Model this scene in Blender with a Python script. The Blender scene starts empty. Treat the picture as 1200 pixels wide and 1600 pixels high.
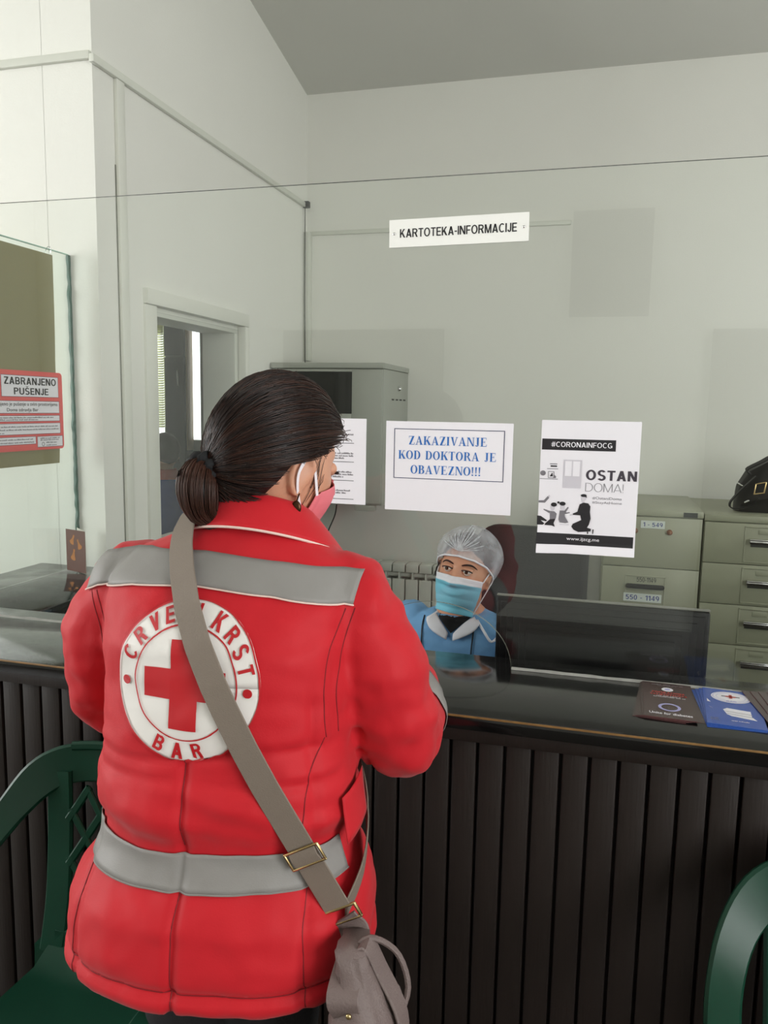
import bpy, bmesh, math, random
from mathutils import Vector, Matrix, noise
from mathutils.bvhtree import BVHTree

random.seed(7)
SC = bpy.context.scene
COL = SC.collection
R = math.radians
PI = math.pi

# ------------------------------------------------------------------ camera
YAW, PITCH, ROLL, FPX, CAM_H = R(15.3286), R(7.5808), R(0.9952), 1224.32, 1.65
fwd = Vector((-math.sin(YAW)*math.cos(PITCH), math.cos(YAW)*math.cos(PITCH), -math.sin(PITCH)))
rgt = Vector((math.cos(YAW), math.sin(YAW), 0))
upv = rgt.cross(fwd)
cx_ = math.cos(ROLL)*rgt + math.sin(ROLL)*upv
cy_ = -math.sin(ROLL)*rgt + math.cos(ROLL)*upv
cam = bpy.data.cameras.new('camera')
camo = bpy.data.objects.new('camera', cam)
COL.objects.link(camo)
cam.sensor_fit = 'HORIZONTAL'
cam.sensor_width = 36.0
cam.lens = FPX*36.0/1200.0
cam.clip_start = 0.02
mw = Matrix.Identity(4)
for i in range(3):
    mw[i][0], mw[i][1], mw[i][2] = cx_[i], cy_[i], -fwd[i]
mw.translation = (0, 0, CAM_H)
camo.matrix_world = mw
SC.camera = camo

# ------------------------------------------------------------------ world, lights, exposure
SC.view_settings.view_transform = 'Standard'
SC.view_settings.look = 'None'
SC.view_settings.exposure = 0.0
SC.view_settings.gamma = 1.0
SC.view_settings.use_curve_mapping = False
SC.cycles.use_denoising = True
SC.cycles.max_bounces = 12
SC.cycles.transparent_max_bounces = 16
SC.cycles.caustics_reflective = False
SC.cycles.caustics_refractive = False
SC.cycles.sample_clamp_indirect = 6.0

wd = bpy.data.worlds.new('overcast_sky')
SC.world = wd
wd.use_nodes = True
wd.node_tree.nodes['Background'].inputs[0].default_value = (0.93, 0.97, 1.0, 1)
wd.node_tree.nodes['Background'].inputs[1].default_value = 2.6

def area(name, loc, direction, sx, sy, power, col=(1, 1, 1)):
    l = bpy.data.lights.new(name, 'AREA')
    l.shape = 'RECTANGLE'
    l.size, l.size_y, l.energy, l.color = sx, sy, power, col
    o = bpy.data.objects.new(name, l)
    COL.objects.link(o)
    o.location = loc
    o.rotation_euler = Vector(direction).to_track_quat('-Z', 'Y').to_euler()
    return o

# daylight entering through the windows the rooms have (openings are cut in the walls below)
area('daylight_lobby_window_left', (-5.02, -0.1, 2.05), (1, 0, 0), 2.9, 2.1, 140, (1.0, 0.997, 0.985))
area('daylight_lobby_window_right', (3.02, -0.9, 2.05), (-1, 0, 0), 2.3, 2.1, 112, (1.0, 0.997, 0.985))
area('daylight_booth_window', (2.48, 3.2, 2.0), (-1, 0, 0), 1.4, 1.3, 11, (1.0, 1.0, 0.96))

area('daylight_hatch_room_window', (-3.61, 5.44, 1.9), (0.2, -1, -0.1), 0.6, 0.9, 7, (1.0, 1.0, 0.95))

# ------------------------------------------------------------------ materials
def lin(c):
    return tuple(((v/255.0)/12.92 if v/255.0 <= 0.04045 else ((v/255.0+0.055)/1.055)**2.4) for v in c)

MATS = {}
def mat(name, col, rough=0.5, metal=0.0, spec=0.5, var=0.0, vscale=8.0, bump=0.0, bscale=120.0,
        stretch=(1, 1, 1), coat=0.0, sheen=0.0, alpha=1.0, trans=0.0, rvar=0.0, sss=0.0, emit=0.0):
    if name in MATS:
        return MATS[name]
    m = bpy.data.materials.new(name)
    m.use_nodes = True
    nt = m.node_tree
    b = nt.nodes['Principled BSDF']
    c = lin(col)
    b.inputs['Base Color'].default_value = (*c, 1)
    b.inputs['Roughness'].default_value = rough
    b.inputs['Metallic'].default_value = metal
    b.inputs['Specular IOR Level'].default_value = spec
    b.inputs['Coat Weight'].default_value = coat
    b.inputs['Sheen Weight'].default_value = sheen
    b.inputs['Alpha'].default_value = alpha
    b.inputs['Transmission Weight'].default_value = trans
    if sss:
        b.inputs['Subsurface Weight'].default_value = sss
        b.inputs['Subsurface Radius'].default_value = (0.012, 0.005, 0.003)
        b.inputs['Subsurface Scale'].default_value = 0.6
    if emit:
        b.inputs['Emission Color'].default_value = (*c, 1)
        b.inputs['Emission Strength'].default_value = emit
    tc = nt.nodes.new('ShaderNodeTexCoord')
    mp = nt.nodes.new('ShaderNodeMapping')
    mp.inputs['Scale'].default_value = stretch
    nt.links.new(tc.outputs['Object'], mp.inputs['Vector'])
    if var or rvar:
        n = nt.nodes.new('ShaderNodeTexNoise')
        n.inputs['Scale'].default_value = vscale
        n.inputs['Detail'].default_value = 5
        nt.links.new(mp.outputs[0], n.inputs['Vector'])
        if var:
            mx = nt.nodes.new('ShaderNodeMix')
            mx.data_type = 'RGBA'
            mx.inputs[6].default_value = (*[max(0, v*(1-var)) for v in c], 1)
            mx.inputs[7].default_value = (*[min(1, v*(1+var)) for v in c], 1)
            nt.links.new(n.outputs[0], mx.inputs[0])
            nt.links.new(mx.outputs[2], b.inputs['Base Color'])
        if rvar:
            mr = nt.nodes.new('ShaderNodeMapRange')
            mr.inputs[1].default_value, mr.inputs[2].default_value = 0.3, 0.7
            mr.inputs[3].default_value, mr.inputs[4].default_value = max(0.02, rough-rvar), min(1, rough+rvar)
            nt.links.new(n.outputs[0], mr.inputs[0])
            nt.links.new(mr.outputs[0], b.inputs['Roughness'])
    if bump:
        n2 = nt.nodes.new('ShaderNodeTexNoise')
        n2.inputs['Scale'].default_value = bscale
        n2.inputs['Detail'].default_value = 3
        nt.links.new(mp.outputs[0], n2.inputs['Vector'])
        bp = nt.nodes.new('ShaderNodeBump')
        bp.inputs['Strength'].default_value = bump
        bp.inputs['Distance'].default_value = 0.004
        nt.links.new(n2.outputs[0], bp.inputs['Height'])
        nt.links.new(bp.outputs[0], b.inputs['Normal'])
    MATS[name] = m
    return m

def glass_mat(name, tint, refl=0.037, rough=0.0, gcol=(0.97, 1.0, 0.98)):
    """clear float glass: see-through tint plus Schlick mirror reflection on each face"""
    m = bpy.data.materials.new(name)
    m.use_nodes = True
    nt = m.node_tree
    nt.nodes.clear()
    out = nt.nodes.new('ShaderNodeOutputMaterial')
    tr = nt.nodes.new('ShaderNodeBsdfTransparent')
    tr.inputs[0].default_value = (*tint, 1)
    gl = nt.nodes.new('ShaderNodeBsdfGlossy')
    gl.inputs['Roughness'].default_value = rough
    gl.inputs['Color'].default_value = (*gcol, 1)
    lw = nt.nodes.new('ShaderNodeLayerWeight')
    lw.inputs[0].default_value = 0.5
    pw = nt.nodes.new('ShaderNodeMath'); pw.operation = 'POWER'; pw.inputs[1].default_value = 5
    ma = nt.nodes.new('ShaderNodeMath'); ma.operation = 'MULTIPLY_ADD'
    ma.inputs[1].default_value = 1-refl; ma.inputs[2].default_value = refl
    mx = nt.nodes.new('ShaderNodeMixShader')
    nt.links.new(lw.outputs['Facing'], pw.inputs[0])
    nt.links.new(pw.outputs[0], ma.inputs[0])
    nt.links.new(ma.outputs[0], mx.inputs[0])
    nt.links.new(tr.outputs[0], mx.inputs[1])
    nt.links.new(gl.outputs[0], mx.inputs[2])
    nt.links.new(mx.outputs[0], out.inputs[0])
    MATS[name] = m
    return m

def veil_mat(name, col, alpha_lo, alpha_hi, scale, stretch=(1, 1, 1)):
    """thin non-woven fabric: partly see-through with a fibrous density"""
    m = mat(name, col, rough=0.7)
    nt = m.node_tree
    b = nt.nodes['Principled BSDF']
    tc = nt.nodes.new('ShaderNodeTexCoord')
    mp = nt.nodes.new('ShaderNodeMapping'); mp.inputs['Scale'].default_value = stretch
    n = nt.nodes.new('ShaderNodeTexNoise'); n.inputs['Scale'].default_value = scale; n.inputs['Detail'].default_value = 6
    mr = nt.nodes.new('ShaderNodeMapRange')
    mr.inputs[1].default_value, mr.inputs[2].default_value = 0.35, 0.7
    mr.inputs[3].default_value, mr.inputs[4].default_value = alpha_lo, alpha_hi
    nt.links.new(tc.outputs['Object'], mp.inputs[0]); nt.links.new(mp.outputs[0], n.inputs['Vector'])
    nt.links.new(n.outputs[0], mr.inputs[0]); nt.links.new(mr.outputs[0], b.inputs['Alpha'])
    return m

M_wall = mat('white_wall_paint', (229, 229, 222), 0.75, var=0.03, vscale=2.0, bump=0.12, bscale=160)
M_ceil = mat('ceiling_paint', (205, 205, 198), 0.85, var=0.03, vscale=2.0)
M_floor = mat('floor_tile', (70, 63, 56), 0.35, var=0.1, vscale=3)
M_white = mat('white_painted_wood', (222, 223, 214), 0.45, var=0.03, vscale=10)
M_plastic_w = mat('white_plastic', (214, 216, 206), 0.4, var=0.02)
M_glass = glass_mat('clear_glass', (0.985, 0.992, 0.985))
M_glass_g = glass_mat('greenish_glass', (0.955, 0.985, 0.972))
M_glass_h = glass_mat('hatch_glass', (0.985, 0.99, 0.985), 0.014, 0.0, (0.4, 0.4, 0.4))
M_edge = mat('dark_green_glass_edge', (28, 52, 46), 0.2, var=0.2, vscale=30)
M_edge_l = mat('grey_glass_edge', (120, 122, 110), 0.25, var=0.1, vscale=30)
M_top = mat('black_lacquered_worktop', (16, 16, 16), 0.10, var=0.3, vscale=14, spec=0.5, rvar=0.04)
M_plank = mat('dark_brown_stained_wood', (33, 26, 23), 0.5, spec=0.3, var=0.28, vscale=5, stretch=(6, 6, 0.6), bump=0.15, bscale=30)
M_worn = mat('worn_bare_wood_edge', (132, 98, 52), 0.6, var=0.45, vscale=40)
M_seal = mat('silicone_seal', (150, 150, 145), 0.35, var=0.35, vscale=60)
M_paper = mat('white_paper', (236, 234, 240), 0.8, var=0.015, vscale=6)
M_ink = mat('black_ink', (28, 26, 30), 0.7, var=0.1)
M_inkg = mat('grey_ink', (120, 118, 124), 0.8, var=0.1)
M_inkl = mat('pale_grey_ink', (205, 202, 210), 0.8, var=0.05)
M_blue_ink = mat('blue_ink', (30, 105, 185), 0.7, var=0.1)
M_navy = mat('navy_ink', (36, 44, 84), 0.7, var=0.1)
M_blackp = mat('black_plastic', (12, 12, 13), 0.45, var=0.15, vscale=20, spec=0.25)
M_chrome = mat('chrome', (215, 215, 215), 0.18, metal=1.0, var=0.04)
M_gold = mat('pale_gold_metal', (205, 180, 130), 0.25, metal=1.0, var=0.05)
M_cab = mat('olive_grey_steel', (150, 152, 130), 0.42, var=0.05, vscale=4)
M_cabdk = mat('cabinet_gap_dark', (40, 42, 34), 0.6, var=0.1)
M_green = mat('dark_green_plastic', (14, 58, 42), 0.36, var=0.12, vscale=6, spec=0.32, bump=0.04, bscale=60)
M_rackgrey = mat('light_grey_steel', (168, 171, 162), 0.4, var=0.03, vscale=5)
M_dark = mat('dark_interior', (30, 30, 32), 0.5, var=0.2)
# ------------------------------------------------------------------ mesh helpers
class MB:
    def __init__(s):
        s.v, s.f, s.m = [], [], []
    def add(s, vs, fs, mi=0, M=None):
        o = len(s.v)
        if M is not None:
            vs = [M @ Vector(v) for v in vs]
        s.v += [tuple(v) for v in vs]
        s.f += [tuple(i+o for i in f) for f in fs]
        s.m += [mi]*len(fs)
        return s
    def merge(s, other, M=None, mi=None):
        o = len(s.v)
        s.v += [tuple(M @ Vector(v)) if M is not None else v for v in other.v]
        s.f += [tuple(i+o for i in f) for f in other.f]
        s.m += other.m if mi is None else [mi]*len(other.f)
        return s
    def box(s, a, b, bev=0.0, mi=0, M=None, seg=2):
        a, b = Vector(a), Vector(b)
        c, d = (a+b)/2, (b-a)
        if bev <= 0:
            x, y, z = d/2
            vs = [(-x,-y,-z),(x,-y,-z),(x,y,-z),(-x,y,-z),(-x,-y,z),(x,-y,z),(x,y,z),(-x,y,z)]
            vs = [Vector(v)+c for v in vs]
            return s.add(vs, [(0,3,2,1),(4,5,6,7),(0,1,5,4),(1,2,6,5),(2,3,7,6),(3,0,4,7)], mi, M)
        bm = bmesh.new()
        bmesh.ops.create_cube(bm, size=1.0)
        for v in bm.verts:
            v.co = Vector((v.co.x*d.x, v.co.y*d.y, v.co.z*d.z)) + c
        bmesh.ops.bevel(bm, geom=bm.edges[:], offset=min(bev, 0.49*min(d)), segments=seg, affect='EDGES', profile=0.5)
        bm.verts.index_update()
        s.add([v.co.copy() for v in bm.verts], [[v.index for v in f.verts] for f in bm.faces], mi, M)
        bm.free()
        return s
    def loft(s, rings, cap0=True, cap1=True, closed=True, mi=0, M=None):
        n = len(rings[0])
        vs = [p for r in rings for p in r]
        fs = []
        for i in range(len(rings)-1):
            for j in range(n if closed else n-1):
                k = (j+1) % n
                fs.append((i*n+j, i*n+k, (i+1)*n+k, (i+1)*n+j))
        if cap0: fs.append(tuple(reversed(range(n))))
        if cap1: fs.append(tuple((len(rings)-1)*n+j for j in range(n)))
        return s.add(vs, fs, mi, M)
    def tube(s, pts, rad, seg=12, mi=0, M=None, round_caps=True, flat=1.0, up=None):
        pts = [Vector(p) for p in pts]
        if not isinstance(rad, (list, tuple)): rad = [rad]*len(pts)
        rad = list(rad)
        T = []
        for i in range(len(pts)):
            a = pts[max(0, i-1)]; b = pts[min(len(pts)-1, i+1)]
            T.append((b-a).normalized())
        u = Vector(up) if up else (Vector((0,0,1)) if abs(T[0].z) < 0.9 else Vector((1,0,0)))
        u = (u - u.dot(T[0])*T[0]).normalized()
        rings = []
        def ring(c, r, t, u):
            w = t.cross(u)
            return [c + r*(math.cos(q)*u*flat + math.sin(q)*w) for q in [2*PI*k/seg for k in range(seg)]]
        if round_caps:
            for k in (0.08, 0.38, 0.7):
                a = k*PI/2
                rings.append(ring(pts[0]-T[0]*rad[0]*math.cos(a), rad[0]*math.sin(a), T[0], u))
        for i, p in enumerate(pts):
            u = (u - u.dot(T[i])*T[i]).normalized()
            rings.append(ring(p, rad[i], T[i], u))
        if round_caps:
            for k in (0.7, 0.38, 0.08):
                a = k*PI/2
                rings.append(ring(pts[-1]+T[-1]*rad[-1]*math.cos(a), rad[-1]*math.sin(a), T[-1], u))
        return s.loft(rings, mi=mi, M=M)
    def ellipsoid(s, c, r, nu=20, nv=14, mi=0, M=None):
        rings = []
        for i in range(nv):
            a = PI*(i+0.15)/(nv-0.7)
            a = min(max(a, 0.03), PI-0.03)
            rings.append([(c[0]+r[0]*math.sin(a)*math.cos(2*PI*j/nu), c[1]+r[1]*math.sin(a)*math.sin(2*PI*j/nu), c[2]-r[2]*math.cos(a)) for j in range(nu)])
        return s.loft(rings, mi=mi, M=M)
    def sweep(s, pts, wid, widv, thick, mi=0, M=None):
        """flat band along pts; widv = direction of its width at each point"""
        pts = [Vector(p) for p in pts]
        rings = []
        for i, p in enumerate(pts):
            t = (pts[min(len(pts)-1, i+1)] - pts[max(0, i-1)]).normalized()
            w = Vector(widv[i]); w = (w - w.dot(t)*t).normalized()
            n = t.cross(w)
            hw = (wid[i] if isinstance(wid, (list, tuple)) else wid)/2
            ht = thick/2; c = min(ht*0.7, hw*0.5)
            rings.append([p+w*a+n*b for a, b in ((hw-c,ht),(hw,ht-c),(hw,-ht+c),(hw-c,-ht),(-hw+c,-ht),(-hw,-ht+c),(-hw,ht-c),(-hw+c,ht))])
        return s.loft(rings, mi=mi, M=M)
    def prism(s, poly, y0, y1, mi=0, mi_side=None, M=None, axis='y'):
        """polygon given in (x, z) pushed from y0 to y1"""
        n = len(poly)
        if axis == 'y':
            vs = [(x, y0, z) for x, z in poly] + [(x, y1, z) for x, z in poly]
        elif axis == 'z':
            vs = [(x, y, y0) for x, y in poly] + [(x, y, y1) for x, y in poly]
        else:
            vs = [(y0, x, z) for x, z in poly] + [(y1, x, z) for x, z in poly]
        s.add(vs, [tuple(range(n)), tuple(reversed(range(n, 2*n)))], mi, M)
        o = len(s.v)-2*n
        for j in range(n):
            k = (j+1) % n
            s.f.append((o+k, o+j, o+n+j, o+n+k)); s.m.append(mi if mi_side is None else mi_side)
        return s
    def mesh(s, name, mats, smooth=40):
        me = bpy.data.meshes.new(name)
        me.from_pydata([tuple(v) for v in s.v], [], s.f)
        for m in (mats if isinstance(mats, (list, tuple)) else [mats]):
            me.materials.append(m)
        me.polygons.foreach_set('material_index', s.m)
        bm = bmesh.new(); bm.from_mesh(me)
        bmesh.ops.recalc_face_normals(bm, faces=bm.faces[:])
        bm.to_mesh(me); bm.free()
        if smooth:
            me.polygons.foreach_set('use_smooth', [True]*len(me.polygons))
            if smooth < 180: me.set_sharp_from_angle(angle=R(smooth))
        me.update()
        return me
    def build(s, name, mats, parent=None, smooth=40):
        return link(name, s.mesh(name, mats, smooth), parent)

def link(name, me, parent=None):
    o = bpy.data.objects.new(name, me)
    COL.objects.link(o)
    if parent is not None: o.parent = parent
    return o

def thing(name, label, cat, loc=(0,0,0), rz=0.0, group=None):
    o = bpy.data.objects.new(name, None)
    o.empty_display_size = 0.1
    COL.objects.link(o)
    o.location = loc; o.rotation_euler = (0, 0, rz)
    o['label'] = label; o['category'] = cat
    if group: o['group'] = group
    return o
def tag(o, label, cat, group=None):
    o['label'] = label; o['category'] = cat
    if group: o['group'] = group
    return o
def struct(name, mb, mats, smooth=0, parent=None):
    o = mb.build(name, mats, parent, smooth)
    o['kind'] = 'structure'
    return o

def catmull(pts, n):
    pts = [tuple(p) for p in pts]
    P = [pts[0]] + pts + [pts[-1]]
    out = []
    segs = len(pts)-1
    for i in range(n):
        t = i/(n-1)*segs
        k = min(int(t), segs-1); u = t-k
        a, b, c, d = P[k], P[k+1], P[k+2], P[k+3]
        out.append(tuple(0.5*((2*b[j]) + (-a[j]+c[j])*u + (2*a[j]-5*b[j]+4*c[j]-d[j])*u*u + (-a[j]+3*b[j]-3*c[j]+d[j])*u**3) for j in range(len(b))))
    return out

def remesh(mb, voxel, smooth_it=2):
    """fuse overlapping closed shapes into ONE continuous surface; returns (verts, faces)"""
    me = bpy.data.meshes.new('tmp'); me.from_pydata(mb.v, [], mb.f)
    bm = bmesh.new(); bm.from_mesh(me); bmesh.ops.recalc_face_normals(bm, faces=bm.faces[:]); bm.to_mesh(me); bm.free()
    o = bpy.data.objects.new('tmp', me); COL.objects.link(o)
    md = o.modifiers.new('r', 'REMESH'); md.mode = 'VOXEL'; md.voxel_size = voxel
    if smooth_it:
        ms = o.modifiers.new('s', 'SMOOTH'); ms.factor = 0.5; ms.iterations = smooth_it
    dg = bpy.context.evaluated_depsgraph_get()
    m2 = bpy.data.meshes.new_from_object(o.evaluated_get(dg))
    V = [v.co.copy() for v in m2.vertices]; F = [tuple(p.vertices) for p in m2.polygons]
    N = [v.normal.copy() for v in m2.vertices]
    bpy.data.objects.remove(o); bpy.data.meshes.remove(me); bpy.data.meshes.remove(m2)
    return V, F, N

_TX = {}
def text2d(s, size=1.0, bold=0.0, xs=1.0, align='CENTER', space=1.0):
    """flat letter outlines (x, y), cap height about 0.7*size"""
    cu = bpy.data.curves.new('t', 'FONT')
    cu.body = s; cu.size = size; cu.align_x = align; cu.resolution_u = 3; cu.fill_mode = 'FRONT'
    cu.offset = bold*size; cu.space_character = space
    o = bpy.data.objects.new('t', cu); COL.objects.link(o)
    dg = bpy.context.evaluated_depsgraph_get()
    me = bpy.data.meshes.new_from_object(o.evaluated_get(dg))
    V = [(v.co.x*xs, v.co.y) for v in me.vertices]; F = [tuple(p.vertices) for p in me.polygons]
    bpy.data.objects.remove(o); bpy.data.curves.remove(cu); bpy.data.meshes.remove(me)
    return V, F
def fit_text(s, x0, x1, y0, y1, bold=0.0, space=1.0):
    """text scaled to fill the box x0..x1, y0..y1"""
    V, F = text2d(s, 1.0, bold, 1.0, 'LEFT', space)
    ax, bx = min(v[0] for v in V), max(v[0] for v in V)
    ay, by = min(v[1] for v in V), max(v[1] for v in V)
    return [(x0+(v[0]-ax)/(bx-ax)*(x1-x0), y0+(v[1]-ay)/(by-ay)*(y1-y0)) for v in V], F

class Flat:
    """flat print on a sheet: shapes in (u, v) metres, turned into a mesh by a placing function"""
    def __init__(s): s.v, s.f, s.m, s.lv = [], [], [], []
    def shape(s, V, F, mi=0, lv=1):
        o = len(s.v); s.v += [(a, b, lv) for a, b in V]; s.f += [tuple(i+o for i in f) for f in F]; s.m += [mi]*len(F)
    def rect(s, x0, y0, x1, y1, mi=0, lv=1):
        n = max(1, int(round(abs(x1-x0)/0.009))) if abs(x1-x0) > 0.05 else 1     # follows the curl of a sheet
        r = max(1, int(round(abs(y1-y0)/0.003))) if n > 1 else 1
        s.shape([(x0+(x1-x0)*k/n, y0+(y1-y0)*j/r) for j in range(r+1) for k in range(n+1)], [(j*(n+1)+k, j*(n+1)+k+1, (j+1)*(n+1)+k+1, (j+1)*(n+1)+k) for j in range(r) for k in range(n)], mi, lv)
    def poly(s, P, mi=0, lv=1): s.shape(P, [tuple(range(len(P)))], mi, lv)
    def line(s, a, b, w, mi=0, lv=1):
        dx, dy = b[0]-a[0], b[1]-a[1]; L = math.hypot(dx, dy); nx, ny = -dy/L*w/2, dx/L*w/2
        s.poly([(a[0]+nx,a[1]+ny),(b[0]+nx,b[1]+ny),(b[0]-nx,b[1]-ny),(a[0]-nx,a[1]-ny)], mi, lv)
    def frame(s, x0, y0, x1, y1, w, mi=0, lv=1):
        s.rect(x0,y0,x1,y0+w,mi,lv); s.rect(x0,y1-w,x1,y1,mi,lv); s.rect(x0,y0+w,x0+w,y1-w,mi,lv); s.rect(x1-w,y0+w,x1,y1-w,mi,lv)
    def disc(s, cx, cy, rx, ry, mi=0, lv=1, n=36): s.poly([(cx+rx*math.cos(2*PI*k/n), cy+ry*math.sin(2*PI*k/n)) for k in range(n)], mi, lv)
    def ring(s, cx, cy, rx, ry, w, mi=0, lv=1, n=40):
        V = [(cx+(rx-o)*math.cos(2*PI*k/n), cy+(ry-o)*math.sin(2*PI*k/n)) for o in (0, w) for k in range(n)]
        s.shape(V, [(k, (k+1)%n, n+(k+1)%n, n+k) for k in range(n)], mi, lv)
    def text(s, t, x0, x1, y0, y1, mi=0, bold=0.0, lv=1, space=1.0):
        V, F = fit_text(t, x0, x1, y0, y1, bold, space); s.shape(V, F, mi, lv)
    def words(s, x0, x1, y, h, mi=0, lv=1):
        x = x0
        while x < x1-h:
            w = min(random.uniform(2, 6)*h, x1-x)
            xx = x
            while xx < x+w-h*0.3:      # tiny unreadable strokes
                k = random.uniform(0.45, 0.75)*h
                s.rect(xx, y, min(xx+k, x+w), y+h*random.choice((0.65, 0.7, 1.0)), mi, lv); xx += k+h*0.22
            x += w+h*0.6
    def build(s, name, mats, place, parent=None, step=0.0004):
        mb = MB(); mb.v = [tuple(place(a, b, lv*step)) for a, b, lv in s.v]; mb.f = s.f; mb.m = s.m
        me = bpy.data.meshes.new(name); me.from_pydata(mb.v, [], mb.f)
        for m in mats: me.materials.append(m)
        me.polygons.foreach_set('material_index', mb.m); me.update()
        return link(name, me, parent)

def sans(ch, t=0.17):
    """plain grotesque capitals and figures as polygons, height 1; t = stroke"""
    P = []
    h = t*0.86
    def q(*p): P.append(list(p))
    def bar(x0, y0, x1, y1): P.append([(x0,y0),(x1,y0),(x1,y1),(x0,y1)])
    def arc(cx, cy, rx, ry, a0, a1):
        n = max(6, int(abs(a1-a0)/13))
        o = [(cx+rx*math.cos(R(a0+(a1-a0)*k/n)), cy+ry*math.sin(R(a0+(a1-a0)*k/n))) for k in range(n+1)]
        i = [(cx+(rx-t)*math.cos(R(a0+(a1-a0)*k/n)), cy+(ry-h)*math.sin(R(a0+(a1-a0)*k/n))) for k in range(n+1)]
        for k in range(n): q(o[k], o[k+1], i[k+1], i[k])
    W = 0.70
    if ch == '\u0160':
        P, W = sans('S', t)
        P = [list(p) for p in P]; c = W/2
        P.append([(c-0.20,1.26),(c-0.06,1.26),(c+0.0,1.16),(c,1.06)]); P.append([(c,1.06),(c,1.16),(c+0.06,1.26),(c+0.20,1.26)])
        return P, W
    if ch == 'I': bar(0,0,t,1); W = t
    elif ch in '-': bar(0,0.34,0.3,0.34+h); W = 0.3
    elif ch == '!': bar(0,0,t,t); q((t*0.1,0.28),(t*0.9,0.28),(t,1),(0,1)); W = t
    elif ch == 'E': bar(0,0,t,1); bar(t,0,0.58,h); bar(t,1-h,0.57,1); bar(t,0.5-h/2,0.53,0.5+h/2); W = 0.58
    elif ch == 'F': bar(0,0,t,1); bar(t,1-h,0.55,1); bar(t,0.46-h/2,0.49,0.46+h/2); W = 0.55
    elif ch == 'L': bar(0,0,t,1); bar(t,0,0.54,h); W = 0.54
    elif ch == 'T': bar(0.31-t/2,0,0.31+t/2,1-h); bar(0,1-h,0.62,1); W = 0.62
    elif ch == 'H': bar(0,0,t,1); bar(0.68-t,0,0.68,1); bar(t,0.5-h/2,0.68-t,0.5+h/2); W = 0.68
    elif ch == 'K': bar(0,0,t,1); q((t,0.30),(t,0.30+t*1.4),(0.66-t*1.25,1),(0.66,1)); q((0.22,0.48),(0.22+t*0.9,0.62),(0.70,0),(0.70-t*1.25,0)); W = 0.70
    elif ch == 'M': bar(0,0,t,1); bar(0.82-t,0,0.82,1); q((t*0.1,1),(t*1.15,1),(0.41+t*0.42,0),(0.41-t*0.42,0)); q((0.82-t*0.1,1),(0.82-t*1.15,1),(0.41-t*0.42,0),(0.41+t*0.42,0)); W = 0.82
    elif ch == 'N': bar(0,0,t,1); bar(0.70-t,0,0.70,1); q((0,1),(t*1.15,1),(0.70,0),(0.70-t*1.15,0)); W = 0.70
    elif ch == 'Z': bar(0,0,0.60,h); bar(0,1-h,0.59,1); q((0,h),(t*1.3,h),(0.59,1-h),(0.59-t*1.3,1-h)); W = 0.60
    elif ch == 'V': q((0,1),(t*1.1,1),(0.33+t*0.5,0),(0.33-t*0.5,0)); q((0.66,1),(0.66-t*1.1,1),(0.33-t*0.5,0),(0.33+t*0.5,0)); W = 0.66
    elif ch == 'A': q((0,0),(t*1.1,0),(0.36+t*0.55,1),(0.36-t*0.55,1)); q((0.72,0),(0.72-t*1.1,0),(0.36-t*0.55,1),(0.36+t*0.55,1)); bar(0.17,0.20,0.55,0.20+h); W = 0.72
    elif ch == 'O': arc(0.39,0.5,0.39,0.52,0,360); W = 0.78
    elif ch == 'C': arc(0.38,0.5,0.38,0.52,48,312); W = 0.70
    elif ch == 'G': arc(0.38,0.5,0.38,0.52,48,335); bar(0.40,0.36,0.74,0.36+h); bar(0.74-t,0.06,0.74,0.42); W = 0.75
    elif ch == 'D': bar(0,0,t,1); bar(t,0,0.32,h); bar(t,1-h,0.32,1); arc(0.30,0.5,0.40,0.5,-90,90); W = 0.70
    elif ch == 'P': bar(0,0,t,1); bar(t,1-h,0.36,1); bar(t,0.41,0.36,0.41+h); arc(0.34,0.705,0.29,0.295,-90,90); W = 0.63
    elif ch == 'R': bar(0,0,t,1); bar(t,1-h,0.38,1); bar(t,0.43,0.38,0.43+h); arc(0.36,0.715,0.29,0.285,-90,90); q((0.30,0.46),(0.30+t*1.2,0.46),(0.69,0),(0.69-t*1.2,0)); W = 0.69
    elif ch == 'B': bar(0,0,t,1); bar(t,0,0.38,h); bar(t,1-h,0.36,1); bar(t,0.5-h/2,0.38,0.5+h/2); arc(0.34,0.75-h/8,0.28,0.25+h/4,-90,90); arc(0.36,0.25+h/8,0.30,0.25+h/4,-90,90); W = 0.66
    elif ch == 'S': arc(0.32,0.75-h/8,0.31,0.27+h/5,25,270); arc(0.32,0.25+h/8,0.32,0.27+h/5,90,-155); W = 0.64
    elif ch == 'U': bar(0,0.32,t,1); bar(0.68-t,0.32,0.68,1); arc(0.34,0.33,0.34,0.35,180,360); W = 0.68
    elif ch == 'J': bar(0.46-t,0.28,0.46,1); arc(0.23,0.28,0.23,0.30,185,360); W = 0.46
    elif ch == '#': 
        for x in (0.14, 0.40): q((x,0),(x+t*0.8,0),(x+t*0.8+0.10,1),(x+0.10,1))
        for y in (0.26, 0.60): bar(0.0,y,0.68,y+h*0.8)
        W = 0.68
    elif ch == '0': arc(0.28,0.5,0.28,0.52,0,360); W = 0.56
    elif ch == '1': bar(0.22,0,0.22+t,1); q((0,0.70),(0.22,0.80),(0.22,1.0),(0.02,0.84)); W = 0.22+t
    elif ch == '4': bar(0.36,0,0.36+t,1); bar(0,0.22,0.62,0.22+h); q((0,0.24),(t,0.24),(0.40,1),(0.36,1)); W = 0.62
    elif ch == '5': bar(0.06,1-h,0.52,1); q((0.02,0.46),(t,0.46),(0.06+t,1),(0.06,1)); arc(0.27,0.33,0.29,0.35,-155,135); W = 0.56
    elif ch == '9': arc(0.28,0.67,0.28,0.34,0,360); arc(0.20,0.55,0.36,0.57,-80,15); W = 0.56
    else: W = 0.30
    return P, W
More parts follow.
